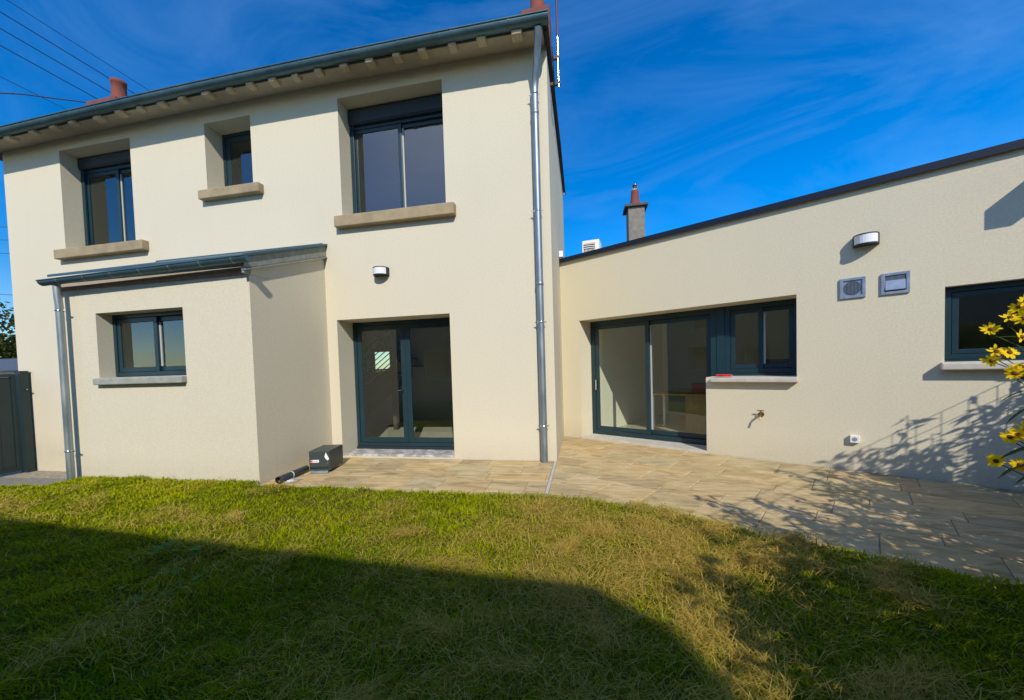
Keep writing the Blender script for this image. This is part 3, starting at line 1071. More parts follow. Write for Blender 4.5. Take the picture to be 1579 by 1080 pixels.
MB().prism([(-1.60, 2.655), (-1.50, 2.64), (-1.47, 2.735), (-1.60, 2.684)], 'x', BX1 + 0.004, BX1 + 0.04).build('fascia_end', M_FASCIA, fs_, 0.01)
xs2 = [-6.88 + i * (3.36 / 8) for i in range(9)]
bg_z = lambda x: 2.775 + 0.016 * (x + 7)
g2 = gutter_mesh(xs2, bg_z, -1.645, 0.064, 0.009).build('lean_to_gutter', M_ZINCD, house)
for i in range(7):
    x = -6.55 + i * 0.47
    MB().add([(x + dx, -1.645 + 0.067 * math.cos(math.pi + math.pi * k / 9), bg_z(x) + 0.067 * math.sin(math.pi + math.pi * k / 9)) for dx in (0, 0.02) for k in range(10)],
             [(k, k + 1, k + 11, k + 10) for k in range(9)]).build('gutter_bracket', M_ZINC, g2, normals=False)
LX, LY = -6.685, -1.60
dp2 = MB().tube([(LX - 0.003, LY - 0.012, 2.74), (LX - 0.002, LY - 0.008, 2.58), (LX, LY, 2.4), (LX, LY, 1.2), (LX, LY, -0.3)], 0.043, 18).build('lean_to_downpipe', M_ZINC, house)
for z in (2.36, 0.40):
    MB().lathe([(0.045, 0), (0.050, 0.004), (0.050, 0.018), (0.045, 0.022)], (LX, LY, z), 18).box((LX + 0.042, LY + 0.004, z), (LX + 0.085, LY + 0.018, z + 0.016)).build('pipe_clamp', M_STEEL, dp2)

# ------------------------------------------------------------------ stairs seen through the french door
st = thing('staircase', 'dark wooden winding staircase inside behind the glass of the french door', 'staircase', (-5.0, 3.0, 0.036))
for k in range(7):
    MB().box((-0.55 + k * 0.24, -0.45, 0.17 + k * 0.185), (-0.55 + k * 0.24 + 0.27, 0.42, 0.21 + k * 0.185)).build('tread', M_STAIR, st)
MB().prism([(-0.6, 0.0), (-0.40, 0.0), (1.15, 1.22), (1.15, 1.52), (-0.6, 0.2)], 'y', -0.50, -0.455).build('stringer', M_STAIR, st)
MB().box((1.10, -0.5, 0.0), (1.19, -0.41, 2.5)).build('newel_post', M_STAIR, st)
MB().prism([(-0.40, 0.0), (1.15, 1.20), (1.15, 1.24), (-0.44, 0.03)], 'y', -0.45, 0.42).build('underside', M_STAIR, st)
MB().prism([(1.15, 1.22), (0.2, 2.3), (0.2, 2.6), (1.15, 1.5)], 'y', 0.44, 0.5).build('stringer', M_STAIR, st)
for k in range(5):
    MB().box((0.95 - k * 0.19, 0.51, 1.45 + k * 0.2), (1.2 - k * 0.19, 1.1, 1.49 + k * 0.2)).build('tread', M_STAIR, st)
MB().box((-0.62, -0.5, 0.0), (-0.54, -0.42, 1.15)).build('newel_post', M_STAIR, st)
MB().prism([(-0.58, 1.05), (1.12, 2.32), (1.12, 2.38), (-0.58, 1.11)], 'y', -0.49, -0.44).build('handrail', M_STAIR, st)
for k in range(6):
    MB().prism([(-0.58, 0.3 + k * 0.12), (1.12, 1.57 + k * 0.12), (1.12, 1.59 + k * 0.12), (-0.58, 0.32 + k * 0.12)], 'y', -0.475, -0.455).build('rail_bar', M_BLACK, st)

# ================================================================== THE WING
wing = thing('single_storey_wing', 'flat roofed sand coloured extension with sliding glass door and dark coping', 'house', (0, YW, 0), TH)
ZW = 3.40
wl = MB()
holed_wall(wl, 0.004, 9.0, -0.45, ZW, 0.0, 0.45, [(0.418, 2.611, 0.012, 2.235), (2.611, 3.713, 1.155, 2.235), (5.0, 6.4, 1.30, 2.123)])
wl.box((0.42, 4.2, -0.45), (9.0, 4.5, ZW)).box((8.6, 0.451, -0.45), (9.0, 4.199, ZW))
wl.build('wall', M_RENDER2, wing)
MB().box((0.35, 0.452, -0.4), (8.59, 4.19, 0.015)).build('floor', M_INTF, wing)
MB().box((0.004, 0.452, 2.72), (8.59, 4.19, 2.9)).build('ceiling', M_INT2, wing)
MB().box((0.36, 4.13, 0.016), (8.59, 4.195, 2.719)).box((4.25, 0.452, 0.016), (4.35, 4.12, 2.719)).box((0.36, 0.452, 0.016), (0.41, 4.12, 2.719)).build('interior_wall', M_INT2, wing)
MB().box((0.004, -0.03, 3.30), (9.0, 4.5, 3.43)).build('roof', M_SLATE, wing) if False else MB().box((0.006, 0.05, ZW + 0.002), (8.98, 4.48, ZW + 0.03)).build('roof', M_SLATE, wing)
MB().prism([(-0.055, 3.385), (-0.042, 3.385), (-0.042, 3.402), (0.05, 3.402), (0.05, 3.472), (-0.055, 3.466)], 'x', 0.0, 9.02).build('coping', M_COPING, wing)
MB().box((0.0, -0.035, 3.340), (9.0, -0.001, 3.383)).build('coping_batten', M_RENDER2, wing) if False else None
# sliding door + window unit
YD = 0.40
sd = window(wing, 0.42, 2.66, 0.035, 2.233, YD, 2, 0.0, fw=0.085, sw=0.075, stagger=0.05, name='sliding_door')
MB().box((0.515, YD - 0.03, 0.90), (0.545, YD + 0.01, 1.10)).build('handle', M_STEEL, sd, 0.004)
MB().box((0.40, -0.02, -0.06), (2.609, 0.48, 0.033)).build('door_sill', M_SILLW, wing, 0.006)
MB().box((2.662, YD - 0.01, 1.165), (2.775, YD + 0.11, 2.233)).build('mullion', M_FRAME, wing, 0.006)
w2 = window(wing, 2.777, 3.712, 1.195, 2.233, YD, 2, 0.0, fw=0.07, sw=0.06, stagger=0.035, sill=(2.69, 3.735, -0.10, 1.085, 1.15, M_SILLW))
MB().box((2.662, YD - 0.06, 1.160), (3.71, YD + 0.02, 1.193)).build('sill_profile', M_FRAME, w2)
# fixed window at the right
w3 = window(wing, 5.002, 6.398, 1.335, 2.121, 0.10, 1, 0.0, fw=0.055, sw=0.05, pale_strip=False, sill=(4.97, 6.43, -0.11, 1.225, 1.30, M_SILLW))
MB().box((5.002, 0.07, 1.312), (6.398, 0.14, 1.333)).build('sill_profile', M_FRAME, w3)


def wpos(s, d, z):
    """A point in front of the wing's wall: along it, out from it, height."""
    p = WO + WT * s + WN * d
    return (p.x, p.y, z)


# things inside the wing
tb = thing('desk', 'wooden desk with white leg behind the sliding glass door', 'desk', wpos(1.85, -1.9, 0.016), TH)
MB().box((-0.75, -0.35, 0.72), (0.95, 0.35, 0.75)).build('desk_top', M_OAK, tb, 0.004)
MB().box((-0.72, -0.33, 0.0), (-0.67, -0.28, 0.719)).build('leg', M_WHITE, tb)
MB().box((-0.72, 0.28, 0.0), (-0.67, 0.33, 0.719)).build('leg', M_WHITE, tb)
MB().box((-0.05, -0.33, 0.0), (0.55, -0.29, 0.719)).build('side_panel', M_OAK, tb)
MB().box((0.85, -0.33, 0.0), (0.9, 0.33, 0.719)).build('end_panel', M_OAK, tb)
rb = MB().box((-0.18, -0.12, 0), (0.22, 0.12, 0.2)).build('storage_box', mat('dull_red_card', (0.24, 0.05, 0.035), 0.8), None, 0.006)
rb.location = wpos(2.05, -1.85, 0.767)
rb.rotation_euler = (0, 0, TH)
tag(rb, 'dull red box standing on the desk behind the sliding door', 'box')
ch = thing('office_chair', 'black office chair inside behind the small sash window of the wing', 'chair', wpos(3.3, -1.3, 0.016), TH)
MB().box((-0.22, -0.04, 0.62), (0.22, 0.04, 1.38)).build('backrest', M_BLACK, ch, 0.03)
MB().box((-0.24, -0.48, 0.47), (0.24, -0.05, 0.55)).build('seat', M_BLACK, ch, 0.03)
MB().tube([(0, -0.25, 0.06), (0, -0.25, 0.47)], 0.03, 10).build('gas_lift', M_BLACK, ch)
for k in range(5):
    a = k * 1.2566
    MB().tube([(0, -0.25, 0.09), (0.28 * math.cos(a), -0.25 + 0.28 * math.sin(a), 0.03)], 0.02, 6).build('base_arm', M_BLACK, ch)


# ================================================================== THINGS ON THE WALLS
def wall_lamp(label, loc, rz, w=0.25, h=0.125, d=0.15):
    t_ = thing('wall_lamp', label, 'lamp', loc, rz, 'wall lamps beside the doors')
    n = 14

    def arc(k, rr=1.0):
        a = math.pi * k / n
        return (-math.cos(a) * w / 2 * rr, -0.006 - (math.sin(a) ** 0.8) * d * rr)
    MB().box((-w / 2, -0.006, -h / 2), (w / 2, 0.0, h / 2)).build('back_plate', M_BLACK, t_)
    for z0, z1 in ((h / 2 - 0.010, h / 2), (-h / 2, -h / 2 + 0.014)):
        MB().prism([arc(k) for k in range(n + 1)], 'z', z0, z1).build('rim', M_BLACK, t_)
    MB().prism([arc(k, 0.97) for k in range(2, n - 1)], 'z', -h / 2 + 0.0145, h / 2 - 0.0105).build('diffuser', M_OPAL, t_)
    for sgn in (-1, 1):
        pts = [arc(k, 0.985) for k in (range(0, 3) if sgn < 0 else range(n - 2, n + 1))]
        inner = [(p[0] * 0.86, p[1] * 0.5) for p in pts][::-1]
        MB().prism(pts + inner, 'z', -h / 2 + 0.0145, h / 2 - 0.0105).build('side_cover', M_BLACK, t_)
    return t_


wall_lamp('black half round wall lamp with white diffuser above the french door', (-2.67, 0, 2.955), 0)
wall_lamp('black half round wall lamp with white diffuser above the two vent grilles', wpos(4.375, 0, 2.765), TH, 0.235, 0.125)


def vent(label, s, z, w, h, louver):
    t_ = thing('vent_grille', label, 'vent', wpos(s, 0, z), TH, 'square metal vents in the wing wall')
    f = frame_boxes(MB(), -w / 2, w / 2, -h / 2, h / 2, -0.022, -0.001, 0.032)
    f.build('frame', M_ALU, t_, 0.004)
    MB().box((-w / 2 + 0.033, -0.008, -h / 2 + 0.033), (w / 2 - 0.033, -0.001, h / 2 - 0.033)).build('mesh_back', M_ALU if not louver else M_MESH, t_)
    if louver:
        MB().prism([(-0.034, -h / 2 + 0.05), (-0.030, -h / 2 + 0.045), (-0.009, h / 2 - 0.09), (-0.013, h / 2 - 0.085)], 'x', -w / 2 + 0.036, w / 2 - 0.036).build('flap', M_ALU, t_)
        for k in range(6):
            MB().box((-w / 2 + 0.034, -0.011, h / 2 - 0.045 - k * 0.012), (w / 2 - 0.034, -0.0085, h / 2 - 0.041 - k * 0.012)).build('wire', M_ALU, t_)
    else:
        n = 28
        r = min(w, h) / 2 - 0.036
        MB().prism([(r * math.cos(2 * math.pi * k / n), r * math.sin(2 * math.pi * k / n)) for k in range(n)], 'y', -0.0125, -0.0085).build('round_screen', M_MESH, t_)
        gm = MB()
        for k in range(-6, 7):
            c = k * r / 6.6
            hl = math.sqrt(max(r * r - c * c, 0)) * 0.98
            gm.box((c - 0.0016, -0.0155, -hl), (c + 0.0016, -0.0127, hl))
        gm.build('grille_bars', M_ALU, t_)
    return t_


vent('square metal vent with a round dark mesh below the wall lamp', 4.258, 2.228, 0.235, 0.245, False)
vent('square metal vent with a tilted flap nearer the fixed window', 4.622, 2.225, 0.235, 0.245, True)

tap = thing('garden_tap', 'aged brass outdoor tap on the wall under the wing window', 'tap', wpos(3.315, 0, 0.637), TH)
MB().tube([(0, 0, 0), (0, -0.012, 0)], 0.036, 16).build('flange', M_BRASS, tap)
MB().tube([(0, -0.012, 0), (0, -0.09, 0)], 0.014, 12).build('body', M_BRASS, tap)
MB().tube([(0, -0.06, 0), (0, -0.105, -0.012), (0, -0.12, -0.065)], 0.011, 10).build('spout', M_BRASS, tap)
MB().tube([(0, -0.055, 0.01), (0, -0.055, 0.052)], 0.007, 8).tube([(-0.038, -0.055, 0.055), (0.038, -0.055, 0.055)], 0.008, 8).build('handle', M_BRASS, tap)

so = thing('power_socket', 'small white outdoor socket low on the wing wall', 'socket', wpos(4.28, 0, 0.395), TH)
MB().box((-0.045, -0.05, -0.045), (0.045, -0.001, 0.045)).build('housing', M_WHITE, so, 0.006)
MB().tube([(0, -0.05, 0.0), (0, -0.054, 0.0)], 0.024, 16).build('socket_lid', mat('socket_grey', (0.25, 0.26, 0.3), 0.5), so)

fl = thing('shadow_box', 'unseen dark box high on the wing wall, added to cast its shadow there', 'lamp', wpos(5.80, 0, 3.16), TH)  # unseen box, sized and placed to throw the shadow above the fixed window
MB().box((-0.09, -0.36, -0.10), (0.09, -0.06, 0.10)).build('box_body', M_BLACK, fl, 0.01)
MB().box((-0.05, -0.06, -0.05), (0.05, 0.0, 0.05)).build('bracket', M_BLACK, fl)

kn = thing('utility_knife', 'red and black utility knife lying on the wing window sill', 'knife', wpos(2.86, 0.04, 1.166), TH + 0.12)
MB().prism([(-0.10, -0.012), (-0.03, -0.018), (0.07, -0.016), (0.10, -0.013), (0.10, 0.013), (0.06, 0.017), (-0.03, 0.016), (-0.10, 0.010)], 'z', 0.0, 0.034).build('grip', M_RED, kn, 0.005)
MB().box((-0.125, -0.010, 0.004), (-0.098, 0.008, 0.022)).box((-0.06, -0.020, 0.006), (0.0, -0.0185, 0.014)).build('nose', M_BLACK, kn)
MB().box((0.101, -0.012, 0.003), (0.116, 0.012, 0.023)).build('end_cap', M_ALU, kn)

jb = MB().box((0.0, -0.05, -0.055), (0.075, 0.03, 0.06)).build('junction_box', M_WHITE, None, 0.006)
jb.location = (0.004, 1.97, 3.545)
tag(jb, 'small white junction box where the house wall meets the wing coping', 'box')

# letterbox on the terrace
lb = thing('letterbox', 'dark letterbox standing on the paving beside the lean to wall', 'letterbox', (-3.235, -0.93, 0.004), R(12))
MB().box((-0.145, 0, 0.03), (0.145, 0.45, 0.305)).build('body', M_BOX, lb, 0.006)
MB().box((-0.138, -0.006, 0.085), (0.138, -0.0005, 0.298)).build('door', M_BOX, lb, 0.003)
MB().box((-0.135, -0.004, 0.058), (0.135, 0.001, 0.074)).build('slot', M_BLACK, lb)
MB().prism([(-0.04, 0.0), (-0.01, 0.03), (-0.01, 0.001), (0.45, 0.001), (0.45, 0.0)], 'x', -0.12, 0.12).build('foot_plate', M_ZINC, lb)
ls_ = MB().box((-0.118, -0.0085, 0.145), (-0.005, -0.007, 0.182)).build('sticker', M_WHITE, lb)
MB().box((-0.114, -0.0098, 0.149), (-0.092, -0.0088, 0.178)).build('sticker_mark', M_RED, ls_)
for k in range(4):
    MB().box((-0.082 + k * 0.018, -0.0098, 0.155), (-0.070 + k * 0.018, -0.0088, 0.171)).build('sticker_mark', mat('faded_print', (0.55, 0.36, 0.34), 0.7), ls_)
MB().prism([(0.095, 0.285), (0.075, 0.225), (0.09, 0.195), (0.118, 0.168), (0.138, 0.195), (0.115, 0.24)], 'y', -0.0085, -0.0068).build('paper_tag', M_WHITE, lb)
MB().tube([(0.118, -0.006, 0.135), (0.118, -0.013, 0.135)], 0.011, 12).build('lock', M_STEEL, lb)

dpipe = thing('drain_pipe', 'dark plastic pipe lying on the paving along the lean to wall', 'pipe', (-3.45, -1.12, 0.0), 0)
MB().tube([(0.03, -0.36, 0.055), (-0.02, 0.22, 0.055)], 0.042, 16, caps=False).tube([(0.03, -0.36, 0.055), (-0.02, 0.22, 0.055)], 0.037, 16, caps=False).build('pipe', M_PVC, dpipe, normals=False)
MB().tube([(0.008, -0.10, 0.055), (0.004, -0.055, 0.055)], 0.0465, 16).build('coupling', M_PVC, dpipe)
MB().tube([(0.0105, -0.115, 0.055), (0.0095, -0.102, 0.055)], 0.0435, 16).build('label_ring', M_WHITE, dpipe)
wb = thing('scrap_board', 'thin grey offcut lying beside the drain pipe at the lawn edge', 'board', (-3.36, -1.33, 0.003), R(-8))
MB().box((-0.14, -0.10, 0.0), (0.09, 0.10, 0.012)).build('board', M_STEP, wb, 0.002)
MB().box((0.02, -0.08, 0.0125), (0.07, -0.02, 0.03)).build('plastic_bit', M_WHITE, wb, 0.004)

# mast at the gable end
an = thing('antenna_mast', 'thin metal mast clamped to the gable end above the downpipe', 'antenna', (0.135, 0.55, 5.72))
MB().tube([(0, 0, 0), (0, 0, 0.75)], 0.02, 10).build('lower_tube', M_STEEL, an)
MB().tube([(0, 0, 0.75), (0, 0, 2.4)], 0.016, 10).build('upper_tube', M_PINK, an)
for z in (0.03, 0.42):
    MB().box((-0.13, -0.02, z), (0.03, 0.02, z + 0.045)).build('clamp', M_BLACK, an)
cb = MB().tube([(0.06, 0.5, 6.3), (0.075, 0.52, 5.6), (0.065, 1.2, 5.78), (0.07, 2.4, 5.82), (0.065, 4.6, 5.80)], 0.010, 6).build('side_cable', M_CABLE)
tag(cb, 'black cable running along the gable end below the eaves', 'cable')

# unit on the flat roof
hv = thing('ventilation_unit', 'white ventilation unit standing on the flat roof of the wing', 'ventilation unit', (0.68, 4.0, 3.43), R(-10))
MB().box((-0.20, -0.15, 0.0), (0.20, 0.25, 0.93)).build('casing', M_WHITE, hv, 0.01)
MB().box((-0.165, -0.156, 0.55), (0.10, -0.1505, 0.86)).build('grille_recess', M_BLACK, hv)
for k in range(9):
    MB().box((-0.165 + 0.031 * k, -0.166, 0.55), (-0.165 + 0.031 * k + 0.012, -0.157, 0.72)).build('grille_bar', M_WHITE, hv)
for k in range(3):
    MB().box((-0.165, -0.166, 0.74 + k * 0.045), (0.10, -0.157, 0.757 + k * 0.045)).build('grille_bar', M_WHITE, hv)

# ================================================================== NEIGHBOURS


def simple_house(name, label, loc, rz, w, d, h, ridge, mw, wins):
    t_ = thing(name, label, 'house', loc, rz)
    holed_wall(MB(), 0, w, -0.5, h, 0, 0.35, wins).box((0, 0.351, -0.5), (0.35, d - 0.351, h)).box((w - 0.35, 0.351, -0.5), (w, d - 0.351, h)).box((0, d - 0.35, -0.5), (w, d, h)).build('wall', mw, t_)
    ov = 0.0
    r = MB().prism([(-0.25, h - 0.02), (d + 0.25, h - 0.02), (d / 2, ridge)], 'x', -0.02, w + 0.02).build('roof', M_SLATE, t_)
    for x0, x1, z0, z1 in wins:
        wi = frame_boxes(MB(), x0, x1, z0, z1, 0.12, 0.19, 0.06).build('window', M_WHITE, t_)
        MB().box((x0 + 0.061, 0.15, z0 + 0.061), (x1 - 0.061, 0.16, z1 - 0.061)).build('pane', M_GLASS, wi)
        MB().box((x0 - 0.1, -0.08, z0 - 0.1), (x1 + 0.1, 0.1, z0 - 0.002)).build('sill', M_SILLW, wi)
    MB().box((0.4, 0.36, h - 0.2), (w - 0.4, d - 0.4, h - 0.1)).build('ceiling', M_INT, t_)
    return t_


# the house behind the garden: its roof edge throws the big shadow over the lawn
HS = 4.55
sx_, sy_ = 0.48 * HS, -1.32 * HS
nbx1, nby = 0.36 + sx_, -3.20 - 0.25 + sy_
nb = simple_house('neighbour_house', 'grey rendered house across the garden whose shadow falls on the lawn', (nbx1, nby, 0), math.pi + R(-3.8), 14.0, 6.0, HS, HS + 1.2, M_NBW,
                  [(1.2, 2.4, 1.0, 2.2), (4.2, 5.6, 0.9, 2.2), (7.6, 8.8, 1.0, 2.2), (10.5, 11.9, 0.9, 2.2), (4.3, 5.5, 3.0, 4.1), (10.6, 11.8, 3.0, 4.1)])
MB().prism([(-0.30, -0.5), (-0.003, -0.5), (-0.003, HS - 0.02), (-0.30, HS - 0.24)], 'y', -0.25, 5.5).build('shadow_corner_prism', M_NBW, nb)  # unseen sloping prism, added to slant the corner of the lawn shadow
n2 = simple_house('chimney_house', 'house with slate roof and grey chimney standing behind the wing', (0.2, 8.2, 0), 0, 9.0, 6.0, 3.6, 5.4, M_NBW, [(1, 2, 1, 2)])
cx_, cy_ = 2.41, 9.2
c2 = MB().box((cx_ - 0.28, cy_ - 0.22, 3.9 - 0.0), (cx_ + 0.28, cy_ + 0.45, 6.98)).build('chimney', M_CHIM, n2, 0.02)
c2.location = (-0.2, -8.2, 0)
for (nm, o_) in (('chimney_cap', MB().box((cx_ - 0.40, cy_ - 0.32, 6.983), (cx_ + 0.40, cy_ + 0.55, 7.08)).build('chimney_cap', vary(mat('slate_cap', (0.045, 0.05, 0.055), 0.8), (0.08, 0.08, 0.08), 8.0), c2, 0.02)),
                 ('chimney_pot', MB().lathe([(0.235, 7.082), (0.20, 7.18), (0.145, 7.36), (0.13, 7.62), (0.135, 7.67), (0.11, 7.67)], (cx_, cy_ + 0.1, 0), 20).build('chimney_pot', M_TERRA, c2)),
                 ('flue_liner', MB().lathe([(0.085, 7.672), (0.085, 7.86), (0.095, 7.86), (0.095, 7.89), (0.075, 7.89)], (cx_, cy_ + 0.1, 0), 16).build('flue_liner', M_STEEL, c2))):
    pass

# gate at the left corner
ga = thing('garden_gate', 'dark green metal gate ajar beside the house corner', 'gate', (-10.34, -0.10, -0.38), 0)
dv = Vector((0.29, -0.54, 0)).normalized()
GA = math.atan2(dv.y, dv.x)
MB().box((-0.15, -0.06, 0.0), (0.0, 0.06, 1.98)).build('post', M_GATE, ga, 0.006)
MB().box((-0.16, -0.07, 1.981), (0.01, 0.07, 1.995)).build('post_cap', M_GATE, ga, 0.003)
MB().box((0.001, -0.02, 1.62), (0.07, -0.005, 1.64)).build('hinge', M_STEEL, ga)
leaf = frame_boxes(MB(), 0.0, 1.9, 0.05, 1.94, -0.03, 0.03, 0.06)
lf = leaf.build('gate_leaf', M_GATE, ga, 0.004)
lf.location = (-0.10, -0.09, 0)
lf.rotation_euler = (0, 0, GA - R(28))
for k in range(10):
    MB().box((0.062 + k * 0.1778, -0.012, 0.112), (0.062 + k * 0.1778 + 0.174, 0.012, 1.878)).build('board', M_GATE, lf, 0.003)

# far left: low white house wall and a tree above it
fw_ = simple_house('far_house', 'low white house with grey roof seen past the gate', (-30, 6.0, 0), 0, 14.0, 5.0, 1.9, 2.6, vary(mat('far_white_wall', (0.62, 0.60, 0.55), 0.9), (0.55, 0.53, 0.48), 3.0), [(9.5, 10.5, 0.6, 1.6)])


def tree(label, loc, H, CR, seed, group=None, nleaf=9000, ls=0.16, mleaf=None, low=0.25):
    r = random.Random(seed)
    g_ = np.random.default_rng(seed)
    t_ = thing('leafy_tree', label, 'tree', loc, 0, group)
    tk = MB()
    tk.tube([(0, 0, -0.4), (0.05, 0.03, H * 0.2), (-0.05, 0.06, H * 0.45), (0.03, 0, H * 0.7)], [H * 0.028, H * 0.024, H * 0.017, H * 0.008], 10)
    ends = []
    for k in range(13):
        a = k * 2.4 + r.uniform(-0.3, 0.3)
        z0 = H * r.uniform(low, 0.6)
        L = CR * r.uniform(0.55, 0.95)
        e = Vector((math.cos(a) * L, math.sin(a) * L, z0 + L * r.uniform(0.3, 0.9)))
        mid = Vector((math.cos(a) * L * 0.5, math.sin(a) * L * 0.5, z0 + L * 0.25))
        tk.tube([(0, 0, z0), mid, e], [H * 0.011, H * 0.007, H * 0.003], 6)
        ends += [mid, e, (mid + e) / 2]
    tk.build('trunk', M_BARK, t_)
    for k in range(10):
        ends.append(Vector((r.gauss(0, CR * 0.35), r.gauss(0, CR * 0.35), H * r.uniform(0.55, 0.98))))
    E_ = np.array([tuple(e) for e in ends])
    pick = g_.integers(0, len(E_), nleaf)
    c = E_[pick] + g_.normal(0, CR * 0.17, (nleaf, 3))
    u = g_.normal(size=(nleaf, 3))
    u /= np.linalg.norm(u, axis=1)[:, None]
    w = np.cross(u, g_.normal(size=(nleaf, 3)))
    w /= np.linalg.norm(w, axis=1)[:, None]
    sz = ls * g_.uniform(0.6, 1.3, nleaf)[:, None]
    V = np.stack([c - u * sz, c + w * sz * 0.5, c + u * sz, c - w * sz * 0.5], 1).reshape(-1, 3)
    F_ = np.arange(nleaf * 4).reshape(-1, 4)
    me = bpy.data.meshes.new('crown')
    me.from_pydata(V.tolist(), [], F_.tolist())
    me.materials.append(mleaf or M_LEAF2)
    o = bpy.data.objects.new('crown', me)
    COL.objects.link(o)
    o.parent = t_
    return t_


tree('broad green tree rising over the white wall past the gate', (-30.5, 14.0, -0.4), 6.4, 2.6, 3)
tree('darker tree further along the street past the gate', (-38.0, 15.0, -0.4), 6.8, 3.0, 5)
tree('tall garden tree standing beside the grey neighbour house', (6.5, -12.5, -0.4), 7.0, 2.6, 8)

# overhead wires along the street: level, far to the left of the house
wires = [('topmost thin black wire in the upper sky corner', -13.0, 10.58, 0.007), ('second black wire from the top passing behind the chimney pot', -13.0, 10.19, 0.010),
         ('third black wire from the top ending at the chimney base', -13.0, 9.79, 0.010), ('fourth black wire from the top below the chimney wires', -13.0, 9.38, 0.010),
         ('faint thin wire under the four parallel street wires', -13.0, 8.63, 0.006)]
for lab, x, z, r in wires:
    w_ = MB().tube([(x, -6 + i * 4.0, z + 0.002 * (i - 6) ** 2) for i in range(14)], r, 6).build('overhead_wire', M_CABLE)
    tag(w_, lab, 'wire', 'overhead wires along the street')
w_ = MB().tube([(-15.6, -1.0, 7.60), (-14.0, 0.6, 8.1), (-13.0, 1.6, 8.50), (-11.6, 3.3, 8.98), (-10.2, 4.9, 9.5)], 0.013, 6).build('overhead_wire', M_CABLE)
tag(w_, 'thick slack service cable reaching the roof from the street', 'wire', 'overhead wires along the street')
for i, (z, sl_, lab) in enumerate([(8.6, 0.02, 'upper dark wire in the sliver of sky beside the eaves'), (8.0, 0.03, 'second dark wire in the sliver of sky beside the house'), (7.35, 0.02, 'paired dark wire beside the house at window height'),
                                   (5.2, 0.05, 'thick wire crossing the sky sliver above the sill'), (3.9, 0.03, 'low black wire above the tree past the gate'), (3.6, 0.02, 'lowest black wire just over the tree past the gate')]):
    w_ = MB().tube([(-34, 9 + i * 0.2, z + 1.4), (-24, 9 + i * 0.2, z + 0.3 - sl_), (-16, 9, z + 0.1), (-10.8, 9 - i * 0.1, z + 0.35)], 0.012, 6).build('overhead_wire', M_CABLE)
    tag(w_, lab, 'wire', 'wires seen past the house corner')

# ================================================================== PLANTS


def leaf_mesh(L, w, fold=0.15, droop=0.25, n=6):
    mb = MB()
    vs = []
    for i in range(n + 1):
        t_ = i / n
        ww = w * math.sin(math.pi * min(1, t_ * 0.92 + 0.06)) ** 0.8 * (1 - 0.15 * t_)
        if i == n:
            ww = 0.0008
        z = -droop * L * t_ * t_
        vs += [(L * t_, -ww, z + fold * ww), (L * t_, 0, z), (L * t_, ww, z + fold * ww)]
    fs = []
    for i in range(n):
        for k in range(2):
            fs.append((i * 3 + k, (i + 1) * 3 + k, (i + 1) * 3 + k + 1, i * 3 + k + 1))
    return mb.add(vs, fs, True)


LEAF_ME = [leaf_mesh(0.15, 0.024).mesh('leaf', M_LEAF), leaf_mesh(0.11, 0.020, 0.25, 0.45).mesh('leaf', M_LEAF), leaf_mesh(0.19, 0.032, 0.1, 0.35).mesh('leaf', M_LEAF)]


def head_meshes(seed, npet, r=0.033):
    rr = random.Random(seed)
    pm = MB()
    for k in range(npet):
        a = 2 * math.pi * k / npet + rr.uniform(-0.15, 0.15)
        L = r * rr.uniform(0.8, 1.12)
        w = 0.0054 * rr.uniform(0.8, 1.2)
        tl = rr.uniform(-0.35, 0.55)
        c, s = math.cos(a), math.sin(a)
        pts = []
        for i, (tt, ww) in enumerate(((0.18, 0.45), (0.5, 1.0), (0.8, 0.85), (1.0, 0.1))):
            z = tl * L * tt * tt + rr.uniform(-0.001, 0.001)
            for sg in (-1, 0, 1):
                x, y_ = L * tt, sg * w * ww
                pts.append((x * c - y_ * s, x * s + y_ * c, z + (0.0012 if sg else 0.0)))
        fs = [(i * 3 + k2, (i + 1) * 3 + k2, (i + 1) * 3 + k2 + 1, i * 3 + k2 + 1) for i in range(3) for k2 in range(2)]
        pm.add(pts, fs, True)
    return pm.mesh('petals', M_PETAL)


HEADS = [head_meshes(1, 13), head_meshes(2, 11), head_meshes(3, 8), head_meshes(4, 14, 0.035)]
DISC_ME = MB().lathe([(0.001, -0.004), (0.0085, -0.003), (0.0095, 0.002), (0.006, 0.006), (0.001, 0.0075)], (0, 0, 0), 12).mesh('disc', M_DISC)
CALYX_ME = MB().lathe([(0.0025, -0.014), (0.007, -0.010), (0.010, -0.003), (0.0085, -0.001)], (0, 0, 0), 10).mesh('calyx', M_STEM)


def put(me, name, parent, loc, rot):
    o = bpy.data.objects.new(name, me)
    COL.objects.link(o)
    o.parent = parent
    o.location = loc
    o.rotation_euler = rot
    return o


